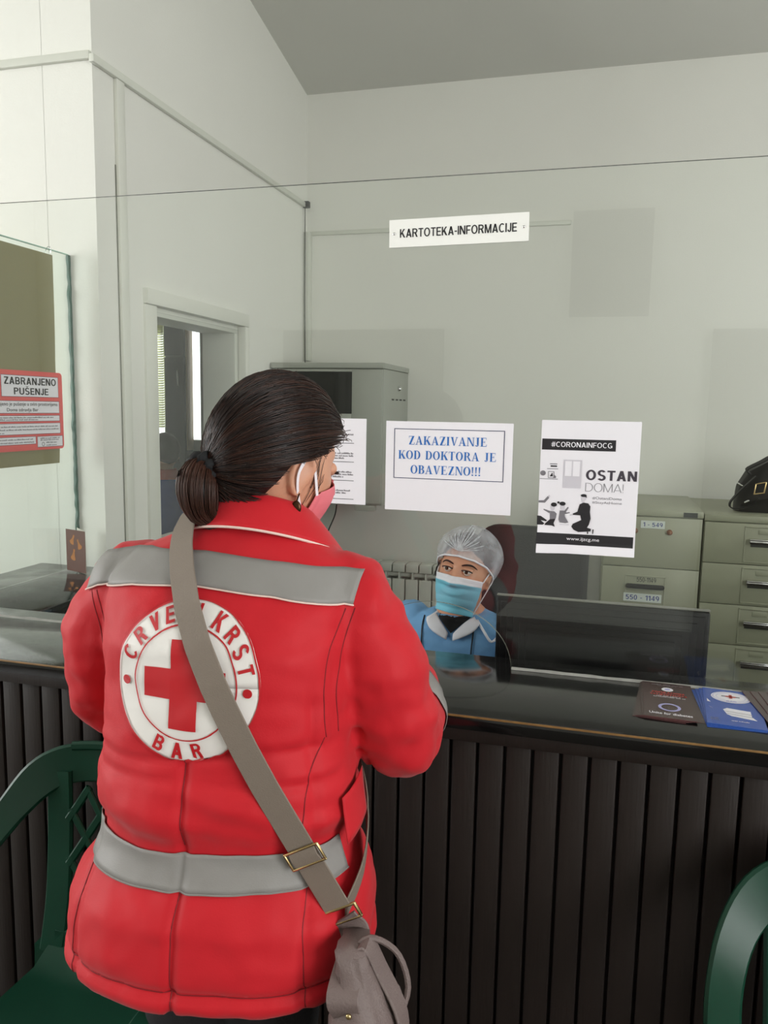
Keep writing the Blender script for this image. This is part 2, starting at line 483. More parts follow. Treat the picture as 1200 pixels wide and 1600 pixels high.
def sans_line(F, s, x0, x1, y0, y1, mi=0, t=0.17, lv=1, gap=0.11):
    tot = 0; G = []
    for c in s:
        P, W = sans(c, t); G.append((P, tot)); tot += W+gap
    k = (x1-x0)/(tot-gap)
    for P, o in G:
        for p in P: F.poly([(x0+(a+o)*k, y0+b*(y1-y0)) for a, b in p], mi, lv)

def gauss(x, s): return math.exp(-x*x/(2*s*s))
def sstep(a, b, x):
    t = min(1, max(0, (x-a)/(b-a))); return t*t*(3-2*t)
# ------------------------------------------------------------------ key planes of the place (metres)
CT = 1.046            # counter top height
YF, YG, YB = 1.487, 1.80, 1.878   # counter front edge, glass screen, counter back edge
XW, YP, YW = -1.736, 2.472, 4.50  # booth left wall, public wall / pillar face, back wall
XS = -1.851           # side glass
ZG = 2.165            # top of the glass screens
def zc(y): return 3.43 + 0.2*(YW-y)   # sloping ceiling

# ------------------------------------------------------------------ the setting
struct('floor', MB().box((-5.2,-3.0,-0.1),(3.2,5.7,0)), M_floor)
m = MB()
m.prism([(-3.0,zc(-3.0)),(5.7,zc(5.7)),(5.7,zc(5.7)+0.1),(-3.0,zc(-3.0)+0.1)], -5.2, 3.2, axis='x')
struct('ceiling', m, M_ceil)
def wall_holes(name, axis, c0, c1, u0, u1, z1, holes, mt=None):
    """wall slab between c0..c1 on 'axis', running u0..u1, up to z1, with rectangular holes (ua, ub, za, zb)"""
    m = MB()
    def bx(a, b, za, zb):
        if b-a < 1e-4 or zb-za < 1e-4: return
        if axis == 'x': m.box((c0,a,za),(c1,b,zb))
        else: m.box((a,c0,za),(b,c1,zb))
    us = sorted({u0, u1, *[h[0] for h in holes], *[h[1] for h in holes]})
    for a, b in zip(us, us[1:]):
        z = 0
        for h in sorted([h for h in holes if h[0] <= a+1e-6 and h[1] >= b-1e-6], key=lambda h: h[2]):
            bx(a, b, z, h[2]); z = h[3]
        bx(a, b, z, z1)
    return struct(name, m, mt or M_wall)
wall_holes('wall_back', 'y', YW, YW+0.15, XW-0.2, 2.6, 3.5, [])
wall_holes('wall_left', 'x', XW-0.2, XW, YP, YW, 4.0, [(2.84, 3.622, 1.05, 2.039)])
wall_holes('wall_public_left', 'y', YP, YP+0.15, -5.2, XW-0.199, 4.0, [])
wall_holes('wall_lobby_left', 'x', -5.2, -5.0, -3.0, YP, 5.2, [(-1.55, 1.35, 1.0, 3.1)])
wall_holes('wall_lobby_right', 'x', 3.0, 3.2, -3.0, YF, 5.2, [(-2.05, 0.25, 1.0, 3.1)])
wall_holes('wall_lobby_rear', 'y', -2.75, -2.6, -5.2, 3.2, 5.2, [])
wall_holes('wall_booth_right', 'x', 2.5, 2.7, YF, YW, 4.2, [(2.5, 3.9, 1.3, 2.65)])
struct('wall_lobby_corner', MB().box((2.5,YF,0),(3.2,YF+0.15,4.2)), M_wall)
# room beyond the hatch
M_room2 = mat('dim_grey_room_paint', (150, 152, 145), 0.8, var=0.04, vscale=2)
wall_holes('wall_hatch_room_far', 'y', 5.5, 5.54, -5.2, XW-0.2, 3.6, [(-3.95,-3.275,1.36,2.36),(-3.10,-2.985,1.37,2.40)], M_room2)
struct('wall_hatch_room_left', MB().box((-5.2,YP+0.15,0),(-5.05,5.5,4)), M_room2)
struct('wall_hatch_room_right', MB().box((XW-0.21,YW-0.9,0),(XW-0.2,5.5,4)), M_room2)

# windows: frames and panes
def window(name, axis, c, u0, u1, z0, z1, w=0.06, d=0.06, mull=1):
    o = MB()
    def bx(a, b, za, zb):
        if axis == 'x': o.box((c-d/2,a,za),(c+d/2,b,zb),0.004)
        else: o.box((a,c-d/2,za),(b,c+d/2,zb),0.004)
    bx(u0,u1,z0,z0+w); bx(u0,u1,z1-w,z1); bx(u0,u0+w,z0+w,z1-w); bx(u1-w,u1,z0+w,z1-w)
    for k in range(1, mull+1):
        u = u0+(u1-u0)*k/(mull+1); bx(u-w/2,u+w/2,z0+w,z1-w)
    f = struct(name, o, M_white, 40)
    p = MB()
    if axis == 'x': p.box((c-0.003,u0+w*0.5,z0+w*0.5),(c+0.003,u1-w*0.5,z1-w*0.5))
    else: p.box((u0+w*0.5,c-0.003,z0+w*0.5),(u1-w*0.5,c+0.003,z1-w*0.5))
    p.build('pane', M_glass, f, 0)
    return f
window('window_2', 'x', -5.1, -1.55, 1.35, 1.0, 3.1, mull=2)
window('window_3', 'x', 3.1, -2.05, 0.25, 1.0, 3.1, mull=1)
window('window_4', 'x', 2.6, 2.5, 3.9, 1.3, 2.65, mull=1)
window('window_5', 'y', 5.515, -3.95, -3.275, 1.36, 2.36, 0.03, 0.03, mull=0)
M_tanwood = mat('tan_wood_frame', (176, 150, 118), 0.5, var=0.1)
f6 = window('window_6', 'y', 5.52, -3.10, -2.985, 1.37, 2.40, 0.008, 0.03, mull=0)

# hatch frame on the booth's left wall
m = MB()
y0, y1, zt, zb, w = 2.752, 3.66, 2.095, 0.96, 0.092
m.box((XW-0.02,y0,zt-0.06),(XW+0.022,y1,zt),0.003)
m.box((XW-0.02,y0,zb),(XW+0.012,y0+w-0.012,zt-0.061),0.003)
m.box((XW-0.02,y1-0.042,zb),(XW+0.022,y1,zt-0.061),0.003)
m.box((XW-0.02,y0+w,zb),(XW+0.05,y1-0.042,zb+0.09),0.003)
h = struct('window_1', m, M_white, 40)
m = MB().box((XW-0.198,2.8405,2.0),(XW-0.022,3.6215,2.0385),0.002)
m.box((XW-0.198,3.585,1.05),(XW-0.022,3.6215,2.0),0.002)
m.box((XW-0.198,2.8402,1.05),(XW-0.022,2.8425,2.0))
m.build('reveal_lining', M_white, h)
MB().box((XW-0.012,2.846,1.05),(XW-0.007,3.60,2.015)).build('pane', M_glass_h, h, 0)
MB().ellipsoid((XW-0.06,3.578,1.66),(0.012,0.012,0.012)).build('knob', M_white, h)

# pillar strip, trunking, cable
struct('trim_1', MB().box((-5.0,YP-0.018,2.805),(XW,YP,2.832),0.003), M_plastic_w, 40)
struct('trim_2', MB().box((XW,YP-0.018,2.793),(XW+0.02,YW-0.05,2.82),0.003), M_plastic_w, 40)
struct('trim_3', MB().box((XW,2.592,0.0),(XW+0.016,2.64,2.793),0.003), M_white, 40)
struct('trim_4', MB().box((XW+0.001,2.5885,1.1),(XW+0.003,2.592,2.5)), M_edge_l)
t4 = MB().box((XW+0.03,YW-0.014,2.645),(-0.215,YW,2.668),0.003)
struct('trim_5', t4, M_plastic_w, 40)
struct('trim_6', MB().box((XW,YW-0.05,1.92),(XW+0.035,YW,2.66),0.003), M_plastic_w, 40)
m = MB().box((XW+0.002,YW-0.075,2.79),(XW+0.04,YW-0.045,2.826),0.004)
tag(m.build('cable_bracket', M_dark), 'small dark bracket at the end of the ceiling-height trunking', 'bracket')
m = MB().tube([(XW+0.014,YW-0.062,2.79),(XW+0.013,YW-0.062,2.3),(XW+0.016,YW-0.06,1.90)], 0.0026, 8)
tag(m.build('vertical_cable', M_dark), 'thin dark cable running down the wall corner to the grey rack', 'cable')
m = MB().tube(catmull([(-1.50,4.40,1.07),(-1.525,4.44,1.0),(-1.57,4.45,0.90),(-1.60,4.45,0.80)], 14), 0.004, 8)
tag(m.build('hanging_cable', M_dark), 'loose black cable hanging below the grey rack', 'cable')

# lobby doors and board behind the viewer (they show only as faint reflections in the screen)
M_door = mat('grey_brown_door', (96, 92, 82), 0.6, var=0.05)
for i, (a, b, z) in enumerate([(-2.58,-1.23,2.27),(0.74,1.72,2.25)]):
    m = MB().box((a,-2.6,0),(b,-2.555,z),0.004)
    d = struct('door_%d' % (i+1), m, M_door, 40)
    for q in ((a+0.1,(a+b)/2-0.05),((a+b)/2+0.05,b-0.1)):
        for zz in ((0.2,1.0),(1.15,z-0.15)):
            MB().box((q[0],-2.556,zz[0]),(q[1],-2.545,zz[1]),0.008).build('panel', M_door, d)
    MB().tube([(b-0.07,-2.55,1.03),(b-0.07,-2.50,1.03),(b-0.18,-2.50,1.03)],0.009,8).build('handle', M_chrome, d)
M_board = mat('dark_notice_board', (72, 70, 66), 0.7, var=0.08)
m = MB().box((-0.26,-2.6,2.37),(0.27,-2.575,3.09),0.004)
t = m.build('notice_board', M_board)
tag(t, 'grey rectangular board showing as a faint reflection right of the white sign', 'board')
m = MB(); m.box((-0.28,-2.6,2.35),(0.29,-2.57,2.372)); m.box((-0.28,-2.6,3.088),(0.29,-2.57,3.11)); m.box((-0.28,-2.6,2.372),(-0.258,-2.57,3.088)); m.box((0.268,-2.6,2.372),(0.29,-2.57,3.088))
m.build('frame', M_door, t)
# ------------------------------------------------------------------ reception counter
ctr = thing('reception_counter', 'long dark wooden reception counter with glossy black top and plank front', 'counter', (0,0,0))
XL, XR = -2.02, 2.45
m = MB().box((XL,YF,CT-0.032),(XR,YB,CT),0.003)
m.build('worktop', M_top, ctr)
m = MB().box((XL,YB+0.0005,CT-0.032),(-1.55,YP-0.001,CT-0.0005),0.003)
m.build('side_worktop', M_top, ctr)
MB().box((XL,YF-0.0012,CT-0.0055),(XR,YF+0.0008,CT-0.001),0.0008).build('worn_edge', M_worn, ctr)
MB().box((XL+0.02,YF+0.055,0.0),(XR,YB-0.03,CT-0.032)).build('carcass', M_plank, ctr)
MB().box((XL+0.02,YB-0.029,0.0),(-1.62,YP-0.01,CT-0.033)).build('side_carcass', M_plank, ctr)
MB().box((XL+0.01,YF+0.02,0.0),(XR,YF+0.054,0.09),0.003).build('plinth', M_plank, ctr)
MB().box((XL+0.01,YF+0.014,CT-0.062),(XR,YF+0.054,CT-0.0325),0.002).build('top_rail', M_plank, ctr)
pl = None
PW = 0.0550
k = 0
x = -0.264 - 32*PW
while x < 1.2:
    if pl is None:
        pl = MB().box((0.003,0,0.0905),(PW-0.003,0.022,CT-0.0625),0.004).mesh('plank', M_plank)
    o = link('plank', pl, ctr)
    o.location = (x, YF+0.024+random.uniform(-0.001,0.001), 0)
    x += PW
# lower desk of the clerk and the white desk at the back
desk = thing('clerk_desk', 'low wooden work desk behind the counter under the monitor', 'desk', (0,0,0))
M_desk = mat('grey_laminate', (120, 112, 100), 0.4, var=0.06, stretch=(1,8,8))
MB().box((-1.2,YB+0.003,0.70),(1.3,2.24,0.735),0.004).build('desktop', M_desk, desk)
for xx in (-1.18, 1.25): MB().box((xx,YB+0.01,0),(xx+0.03,2.2,0.70),0.002).build('side_panel', M_desk, desk)
wdk = thing('white_desk', 'white laminate desk below the radiator beside the seated clerk', 'desk', (0,0,0))
MB().box((-1.50,2.75,0.725),(-0.72,3.32,0.755),0.004).build('desktop', M_white, wdk)
for xx in (-1.48, -0.76):
    MB().box((xx,2.80,0),(xx+0.025,3.30,0.725),0.002).build('side_panel', M_white, wdk)

# ------------------------------------------------------------------ glass screens
gs = thing('counter_glass_screen', 'wide clear glass screen standing on the counter with an arched opening', 'glass screen', (0,YG,0))
ax, aw, ah = -0.36, 0.183, 0.146
poly = [(XS,CT),(ax-aw,CT)]
arch = [(ax-aw*math.cos(PI*k/32), CT+ah*math.sin(PI*k/32)) for k in range(1,32)]
poly += arch + [(ax+aw,CT),(2.44,CT),(2.44,ZG),(XS,ZG)]
m = MB().prism(poly, -0.003, 0.003, 0, 1)
# arch edge faces get the lighter ground edge
n = len(poly); base = len(m.f)-n
for j in range(n):
    if 1 <= j <= 32: m.m[base+j] = 2
m.build('pane', [M_glass, M_edge, M_edge_l], gs, 0)
for a, b in ((ax+aw+0.002, 2.44), (XS+0.01, ax-aw-0.002)):
    s = MB()
    nn = int((b-a)/0.03); rr = []
    for k in range(nn+1):
        xx = a+(b-a)*k/nn; h = 0.0055+0.002*noise.noise((xx*40,0,0)); d = 0.0062+0.002*noise.noise((xx*31,5,0))
        rr.append([(xx,-0.003-d,CT+0.0003),(xx,-0.003-d*0.5,CT+h*0.8),(xx,-0.0032,CT+h),(xx,-0.0032,CT+0.0003)])
    s.loft(rr); s.build('seal_bead', M_seal, gs)
sg = thing('side_glass_screen', 'greenish clear glass side panel between the counter and the white pillar', 'glass screen', (XS,0,0))
MB().box((-0.003,YG+0.006,CT+0.0005),(0.003,YP-0.012,ZG)).build('pane', [M_glass_g], sg, 0)
e = MB(); rr = []
for k in range(90):
    z = CT+0.001+(ZG-CT)*k/89; w = 0.004+0.007*noise.noise((z*22,0,3)); q = 0.0042+0.003*noise.noise((z*31,7,3))
    rr.append([(-q,YP-0.008-w*1.3,z),(q,YP-0.008-w*1.3,z),(q,YP-0.001,z),(-q,YP-0.001,z)])
e.loft(rr)
e.build('chipped_edge_seal', mat('green_chipped_sealant', (66, 100, 90), 0.4, var=0.85, vscale=22), sg)
MB().box((-0.004,YG+0.006,ZG),(0.004,YP-0.012,ZG+0.003)).build('top_edge', mat('pale_glass_edge', (170,205,190), 0.2, var=0.05), sg)

# khaki sheet hung on the side glass with wire hooks
kh = thing('khaki_sheet', 'plain khaki brown sheet hung by a wire hook on the side glass', 'poster', (XS-0.008,0,0))
m = MB(); rr = []
for k in range(14):
    z = 1.435+(2.152-1.435)*k/13; b = 0.003*math.sin(k*0.7)
    rr.append([(b-0.0006,1.93,z),(b-0.0006,2.15,z),(b-0.0006,2.388+0.002*math.sin(k),z),(b+0.0006,2.388+0.002*math.sin(k),z),(b+0.0006,2.15,z),(b+0.0006,1.93,z)])
m.loft(rr); m.build('sheet', mat('khaki_paper', (148,132,92), 0.7, var=0.05, vscale=4), kh)
for yy in (2.355, 1.98):
    MB().tube(catmull([(-0.004,yy,2.142),(-0.006,yy+0.004,2.150),(-0.003,yy+0.006,2.163),(0.006,yy+0.008,2.176),(0.0125,yy+0.012,2.170),(0.013,yy+0.012,2.156)],14),0.0014,6).build('wire_hook', M_chrome, kh)

# no-smoking notice stuck on the glass (reads along +Y seen from the booth side)
ns = thing('no_smoking_sign', 'red bordered no smoking notice with white text boxes on the side glass', 'sign', (XS+0.0036,0,0))
Y0, Y1, Z0, Z1 = 2.02, 2.400, 1.487, 1.751
m = MB(); P = []
rc = 0.014
for cx, cz, a0 in ((Y1-rc,Z1-rc,0),(Y0+rc,Z1-rc,90),(Y0+rc,Z0+rc,180),(Y1-rc,Z0+rc,270)):
    for k in range(6): P.append((cx+rc*math.cos(R(a0+k*18)), cz+rc*math.sin(R(a0+k*18))))
m.prism(P, 0, 0.0012, axis='x'); m.build('board', mat('coral_red_plastic', (226,92,90), 0.45, var=0.03), ns)
F = Flat()
def nb(a, b, c, d):
    F.rect(a,c,b,d,0,1); F.frame(a,c,b,d,0.0012,2,2)
# boxes measured on the notice: (y0,y1,z0,z1)
nb(2.105,2.378,1.665,1.735); nb(2.04,2.380,1.611,1.652); nb(2.04,2.380,1.584,1.604); nb(2.04,2.382,1.541,1.578); nb(2.04,2.255,1.508,1.534); nb(2.262,2.392,1.496,1.533)
sans_line(F, 'ZABRANJENO', 2.118, 2.366, 1.705, 1.7285, 1, 0.18, 3)
sans_line(F, 'PU\u0160ENJE', 2.160, 2.326, 1.6725, 1.6945, 1, 0.18, 3)
F.text('Zabranjeno je pu\u0161enje u svim prostorijama', 2.044, 2.370, 1.632, 1.648, 1, 0.003, 3)
F.text('Doma zdravlja Bar', 2.125, 2.272, 1.614, 1.628, 1, 0.006, 3)
for a, b, z in ((2.046,2.352,1.595),(2.046,2.27,1.588),(2.046,2.370,1.565),(2.046,2.372,1.555),(2.046,2.11,1.545),(2.046,2.24,1.523),(2.046,2.245,1.513),(2.276,2.376,1.524),(2.276,2.372,1.518),(2.305,2.365,1.509),(2.305,2.365,1.500)):
    F.words(a, b, z, 0.0045, 3, 3)
F.ring(2.29,1.506,0.007,0.007,0.0015,1,3)
F.build('printed_text', [M_paper, M_ink, M_navy, M_inkg], lambda u, v, d: (0.0013+d, u, v), ns)

# ------------------------------------------------------------------ sign and papers on the front glass
def zlab(name, label, cat, x0, x1, z0, z1, mt, th=0.0006, rot=0.0, bulge=0.0, curl=0.0):
    t = thing(name, label, cat, ((x0+x1)/2, YG-0.0036, (z0+z1)/2))
    t.rotation_euler = (0, rot, 0)
    w, h = x1-x0, z1-z0
    def off(u, v):
        d = bulge*(0.5+0.5*noise.noise((u*9+x0*10, v*9, 1.0)))
        d += curl*sstep(0.55, 1.0, -v/h*2)*sstep(0.3, 1.0, -u/w*2) + 0.35*curl*sstep(0.8,1.0,-v/h*2)
        return d
    m = MB(); N = 40 if curl else 14
    V = []; Fc = []
    for s in (0, th):
        for j in range(N+1):
            for i in range(N+1):
                u, v = -w/2+w*i/N, -h/2+h*j/N
                V.append((u, -off(u, v)-s, v))
    q = (N+1)*(N+1)
    for s in (0, 1):
        for j in range(N):
            for i in range(N):
                a = s*q+j*(N+1)+i; Fc.append((a,a+1,a+N+2,a+N+1) if s else (a+N+1,a+N+2,a+1,a))
    bd = [i for i in range(N+1)] + [j*(N+1)+N for j in range(1,N+1)] + [N*(N+1)+i for i in range(N-1,-1,-1)] + [j*(N+1) for j in range(N-1,0,-1)]
    for a, b in zip(bd, bd[1:]+bd[:1]): Fc.append((a,b,b+q,a+q))
    m.add(V, Fc); m.build('sheet', mt, t)
    return t, (lambda u, v, d: (u-w/2, -off(u-w/2, v-h/2)-th-d-0.0002, v-h/2)), w, h
# white hanging sign
t, pl_, w, h = zlab('office_sign', 'white plastic sign with black capital letters near the top of the glass', 'sign', -0.490, -0.175, 2.0145, 2.0755, mat('white_acrylic', (244,244,240), 0.25, var=0.01), th=0.004, rot=R(-0.7))
F = Flat()
sans_line(F, 'KARTOTEKA-INFORMACIJE', 0.025, w-0.026, 0.0212, 0.0400, 0, 0.16, 1, 0.095)
F.build('lettering', [M_ink], pl_, t)
for u in (0.011, w-0.011):
    MB().ellipsoid((u-w/2,-0.0045,0.0),(0.003,0.0012,0.003),10,6).build('screw', M_chrome, t)

# blue booking notice, serif capitals drawn as outlines
def serif(ch):
    TK, TN, SH = 0.17, 0.055, 0.05
    P = []
    def q(*p): P.append(list(p))
    def bar(x0,y0,x1,y1): P.append([(x0,y0),(x1,y0),(x1,y1),(x0,y1)])
    def stem(x, t=TK, lo=0, hi=1, s=0.07):
        bar(x,lo,x+t,hi)
        if lo == 0: bar(x-s,0,x+t+s,SH)
        if hi == 1: bar(x-s,1-SH,x+t+s,1)
    def diag(xb, xt, t): q((xb,0),(xb+t,0),(xt+t,1),(xt,1))
    def bowl(x, y0, y1, r, a0=-90, a1=90, tk=TK):
        c = (y0+y1)/2; hh = (y1-y0)/2; n = 14
        o = [(x+r*math.cos(R(a0+(a1-a0)*k/n)), c+hh*math.sin(R(a0+(a1-a0)*k/n))) for k in range(n+1)]
        i = [(x+(r-tk)*math.cos(R(a0+(a1-a0)*k/n)), c+(hh-TN)*math.sin(R(a0+(a1-a0)*k/n))) for k in range(n+1)]
        for k in range(n): q(o[k],o[k+1],i[k+1],i[k])
    W = 0.72
    if ch == 'I': stem(0.08); W = 0.36
    elif ch == 'E':
        stem(0.08); bar(0.2,0,0.62,TN); bar(0.2,1-TN,0.6,1); bar(0.2,0.48,0.46,0.53); bar(0.42,0.4,0.46,0.62); q((0.56,0),(0.62,0),(0.66,0.26),(0.63,0.26)); bar(0.57,0.78,0.6,1); W = 0.7
    elif ch == 'T': stem(0.26, hi=0.999); bar(0.02,1-TN,0.67,1); bar(0.02,0.76,0.05,1); bar(0.64,0.76,0.67,1); W = 0.7
    elif ch == 'J': bar(0.2,0.2,0.2+TK,1); bar(0.12,1-SH,0.45,1); bowl(0.2,-0.02,0.42,0.17,-160,0,0.12); W = 0.5
    elif ch == 'O': bowl(0.38,-0.02,1.02,0.37,0,360); W = 0.78
    elif ch == 'D': stem(0.08); bar(0.2,0,0.36,TN); bar(0.2,1-TN,0.36,1); bowl(0.34,0,1,0.36); W = 0.74
    elif ch == 'B': stem(0.08); bar(0.2,0,0.36,TN); bar(0.2,1-TN,0.36,1); bar(0.2,0.5,0.36,0.5+TN); bowl(0.34,0.5,1,0.26); bowl(0.36,0,0.555,0.3); W = 0.68
    elif ch == 'R': stem(0.08); bar(0.2,1-TN,0.36,1); bar(0.2,0.46,0.36,0.46+TN); bowl(0.34,0.46,1,0.28); q((0.36,0.5),(0.5,0.5),(0.74,0.02),(0.58,0.02)); bar(0.56,0,0.78,SH); W = 0.76
    elif ch == 'K': stem(0.08); q((0.25,0.4),(0.3,0.4),(0.64,0.98),(0.57,0.98)); q((0.3,0.55),(0.44,0.66),(0.76,0.02),(0.56,0.02)); bar(0.5,0,0.8,SH); bar(0.5,1-SH,0.74,1); W = 0.78
    elif ch == 'Z': bar(0.05,0,0.62,TN); bar(0.05,1-TN,0.62,1); diag(0.04,0.42,0.2); q((0.58,0),(0.62,0),(0.66,0.26),(0.63,0.26)); bar(0.05,0.76,0.08,1); W = 0.68
    elif ch == 'A': diag(0.09,0.36,0.06); q((0.54,0),(0.74,0),(0.44,1),(0.34,1)); bar(0.2,0.3,0.6,0.35); bar(0.0,0,0.23,SH); bar(0.47,0,0.82,SH); W = 0.8
    elif ch == 'V': q((0.34,0),(0.42,0),(0.26,1),(0.06,1)); q((0.36,0),(0.42,0),(0.70,1),(0.64,1)); bar(0.0,1-SH,0.32,1); bar(0.55,1-SH,0.78,1); W = 0.78
    elif ch == 'N': stem(0.09,0.06); bar(0.66,0.0,0.72,1); bar(0.57,1-SH,0.80,1); q((0.09,1),(0.28,1),(0.72,0),(0.60,0)); W = 0.8
    elif ch == '!': q((0.1,0.26),(0.16,0.26),(0.21,1),(0.05,1)); bar(0.05,0,0.21,0.15); W = 0.3
    else: W = 0.4
    return P, W
def serif_line(F, s, x0, x1, y0, y1, mi, lv):
    tot = 0; G = []
    for c in s:
        P, W = serif(c); G.append((P, tot)); tot += W+0.06
    k = (x1-x0)/(tot-0.06)
    for P, o in G:
        for p in P: F.poly([(x0+(a+o)*k, y0+b*(y1-y0)) for a, b in p], mi, lv)
t, pl_, w, h = zlab('booking_notice', 'white landscape notice with blue serif capitals in a thin frame', 'paper notice', -0.490, -0.1915, 1.4095, 1.6195, M_paper, bulge=0.002)
F = Flat()
F.frame(0.020, 0.076, w-0.019, h-0.017, 0.0016, 1, 1)
serif_line(F, 'ZAKAZIVANJE', 0.055, 0.240, h-0.054, h-0.034, 0, 1)
serif_line(F, 'KOD DOKTORA JE', 0.031, 0.262, h-0.088, h-0.068, 0, 1)
serif_line(F, 'OBAVEZNO!!!', 0.061, 0.228, h-0.122, h-0.102, 0, 1)
F.build('printed_text', [M_blue_ink, M_navy], pl_, t)

# information sheet half hidden behind the woman's head
t, pl_, w, h = zlab('information_sheet', 'white sheet of ruled small print half hidden by the woman\'s head', 'paper notice', -0.749, -0.539, 1.417, 1.623, M_paper, bulge=0.0015)
F = Flat()
for zz, nl in ((1.579,2),(1.534,3),(1.489,3),(1.444,2)):
    v = zz-1.417
    F.rect(0.02, v-0.0155, w-0.03, v-0.0143, 1, 1)
    for k in range(nl):
        F.words(0.025, (w-0.032 if k < nl-1 else w-0.05) if nl == 2 or k < 2 else 0.155, v-0.004*0-0.006*k+0.004, 0.0038, 0, 1)
F.build('printed_text', [M_inkg, M_ink], pl_, t)

# stay-at-home poster
t, pl_, w, h = zlab('stay_home_poster', 'tall white poster with black bars and a kneeling family drawing', 'poster', -0.129, 0.084, 1.331, 1.629, M_paper, bulge=0.0015, curl=0.016)
def pp(x, y):
    s = (y-108)/1400.0
    xl = 110-28*s; wd_ = 1042-52*s
    u = (x-xl)/wd_
    v = (y-(108+20*u))/(1372+34*u)
    return (u*w, (1-v)*h)
F = Flat()
def prect(x0,y0,x1,y1,mi,lv=1):
    a = pp(x0,y0); b = pp(x1,y1); F.rect(a[0],b[1],b[0],a[1],mi,lv)
prect(118,298,884,432,0); prect(80,1275,1058,1440,0)
def ptext(s,x0,y0,x1,y1,mi,bold=0.0,lv=2):
    a = pp(x0,y0); b = pp(x1,y1); F.text(s,a[0],b[0],b[1],a[1],mi,bold,lv)
def psans(s,x0,y0,x1,y1,mi,t,lv=2):
    a = pp(x0,y0); b = pp(x1,y1); sans_line(F,s,a[0],b[0],b[1],a[1],mi,t,lv)
psans('#CORONAINFOCG',215,330,850,398,3,0.15); ptext('www.ijzcg.me',392,1325,722,1385,3,0.004)
psans('OSTAN',585,620,1098,742,4,0.20,1)
psans('DOMA!',580,756,962,858,1,0.055,1)
ptext('#OstaniDoma',652,898,948,940,1,-0.004,1); ptext('#StayAtHome',650,945,948,990,1,-0.004,1)
prect(350,515,530,815,2,1); prect(366,530,516,690,3,2); prect(438,530,444,690,2,3); prect(366,605,516,610,2,3)
prect(205,555,282,566,1); prect(212,575,280,592,0); prect(175,606,292,616,1); prect(100,710,290,722,1)
F.disc(*pp(133,655),0.0062,0.0058,1,1,16)
a = pp(188,636); b = pp(250,708); F.frame(a[0],b[1],b[0],a[1],0.0012,1,1); F.poly([pp(205,690),pp(232,648),pp(238,690)],0,2); F.poly([pp(245,708),pp(250,672),pp(272,690),pp(270,708)],1,2)
def ppoly(L, mi, lv=1): F.poly([pp(*q) for q in L], mi, lv)
# parent cut by the left edge
ppoly([(92,940),(148,940),(190,895),(205,915),(160,966),(92,964)],1); ppoly([(190,895),(205,882),(214,900),(202,914)],2,2)
ppoly([(80,1100),(120,1105),(185,1150),(178,1162),(120,1150),(160,1185),(140,1198),(80,1196)],0)
# two children
F.disc(*pp(255,985),0.0066,0.0048,0,2,18); F.disc(*pp(242,1012),0.005,0.0085,2,1,18)
ppoly([(215,1052),(258,1055),(285,1080),(278,1130),(215,1145)],1); ppoly([(215,1052),(150,1030),(146,1040),(212,1078)],1)
ppoly([(215,1140),(275,1132),(255,1180),(268,1218),(235,1205),(160,1200),(170,1180)],0,2)
F.disc(*pp(345,975),0.0068,0.0045,0,2,18); F.disc(*pp(345,1010),0.005,0.009,2,1,18); F.disc(*pp(302,962),0.0026,0.0026,0,2,12)
ppoly([(318,1045),(368,1048),(372,1110),(408,1172),(378,1180),(318,1172),(306,1140)],1,2); ppoly([(362,1052),(400,1008),(410,1014),(378,1072)],1); ppoly([(368,1070),(420,1062),(422,1072),(372,1084)],1)
prect(318,1188,412,1200,2)
# kneeling parent on the right
F.disc(*pp(563,888),0.0064,0.0033,0,3,18); F.poly([pp(530,884),pp(590,880),pp(594,915),pp(580,900),pp(540,900)],0,3)
ppoly([(542,895),(584,895),(586,930),(570,945),(580,975),(548,975),(548,945),(540,930)],2,1)
ppoly([(522,980),(560,962),(610,970),(632,1000),(628,1060),(636,1130),(618,1195),(600,1225),(640,1238),(636,1265),(510,1272),(462,1248),(440,1215),(455,1185),(540,1145),(530,1095),(455,1092),(452,1078),(500,1058)],0,2)
ppoly([(455,1080),(420,1090),(424,1100),(456,1094)],2,1); ppoly([(655,1245),(668,1243),(662,1292),(654,1290)],0,2); ppoly([(600,1268),(612,1268),(612,1292),(602,1292)],0,2)
F.build('printed_artwork', [M_ink, M_inkg, M_inkl, M_paper, mat('dark_violet_grey_ink', (62,56,66), 0.7, var=0.05)], pl_, t)

# ------------------------------------------------------------------ greeting card on the side counter
gc = thing('greeting_card', 'brown folded card with golden bells standing by the pillar', 'card', (-1.79,2.375,CT))
M_brown = mat('brown_card', (92,48,36), 0.6, var=0.06); M_goldp = mat('gold_print', (168,104,44), 0.35, metal=0.4, var=0.25, vscale=60)
gc.rotation_euler = (0,0,R(-18))
def leaf(a, b):
    a, b = Vector(a), Vector(b); n = Vector((-(b-a).y,(b-a).x,0)).normalized()*0.0005
    m = MB(); V = []
    for z in (0.001, 0.152):
        V += [a-n+Vector((0,0,z)), b-n+Vector((0,0,z)), b+n+Vector((0,0,z)), a+n+Vector((0,0,z))]
    return m.add(V, [(0,3,2,1),(4,5,6,7),(0,1,5,4),(1,2,6,5),(2,3,7,6),(3,0,4,7)])
leaf((-0.055,-0.004,0),(0.055,-0.004,0)).build('front_leaf', M_brown, gc, 0)
leaf((0.055,-0.003,0),(-0.045,0.035,0)).build('back_leaf', mat('cream_card', (225,220,208), 0.7, var=0.02), gc, 0)
F = Flat()
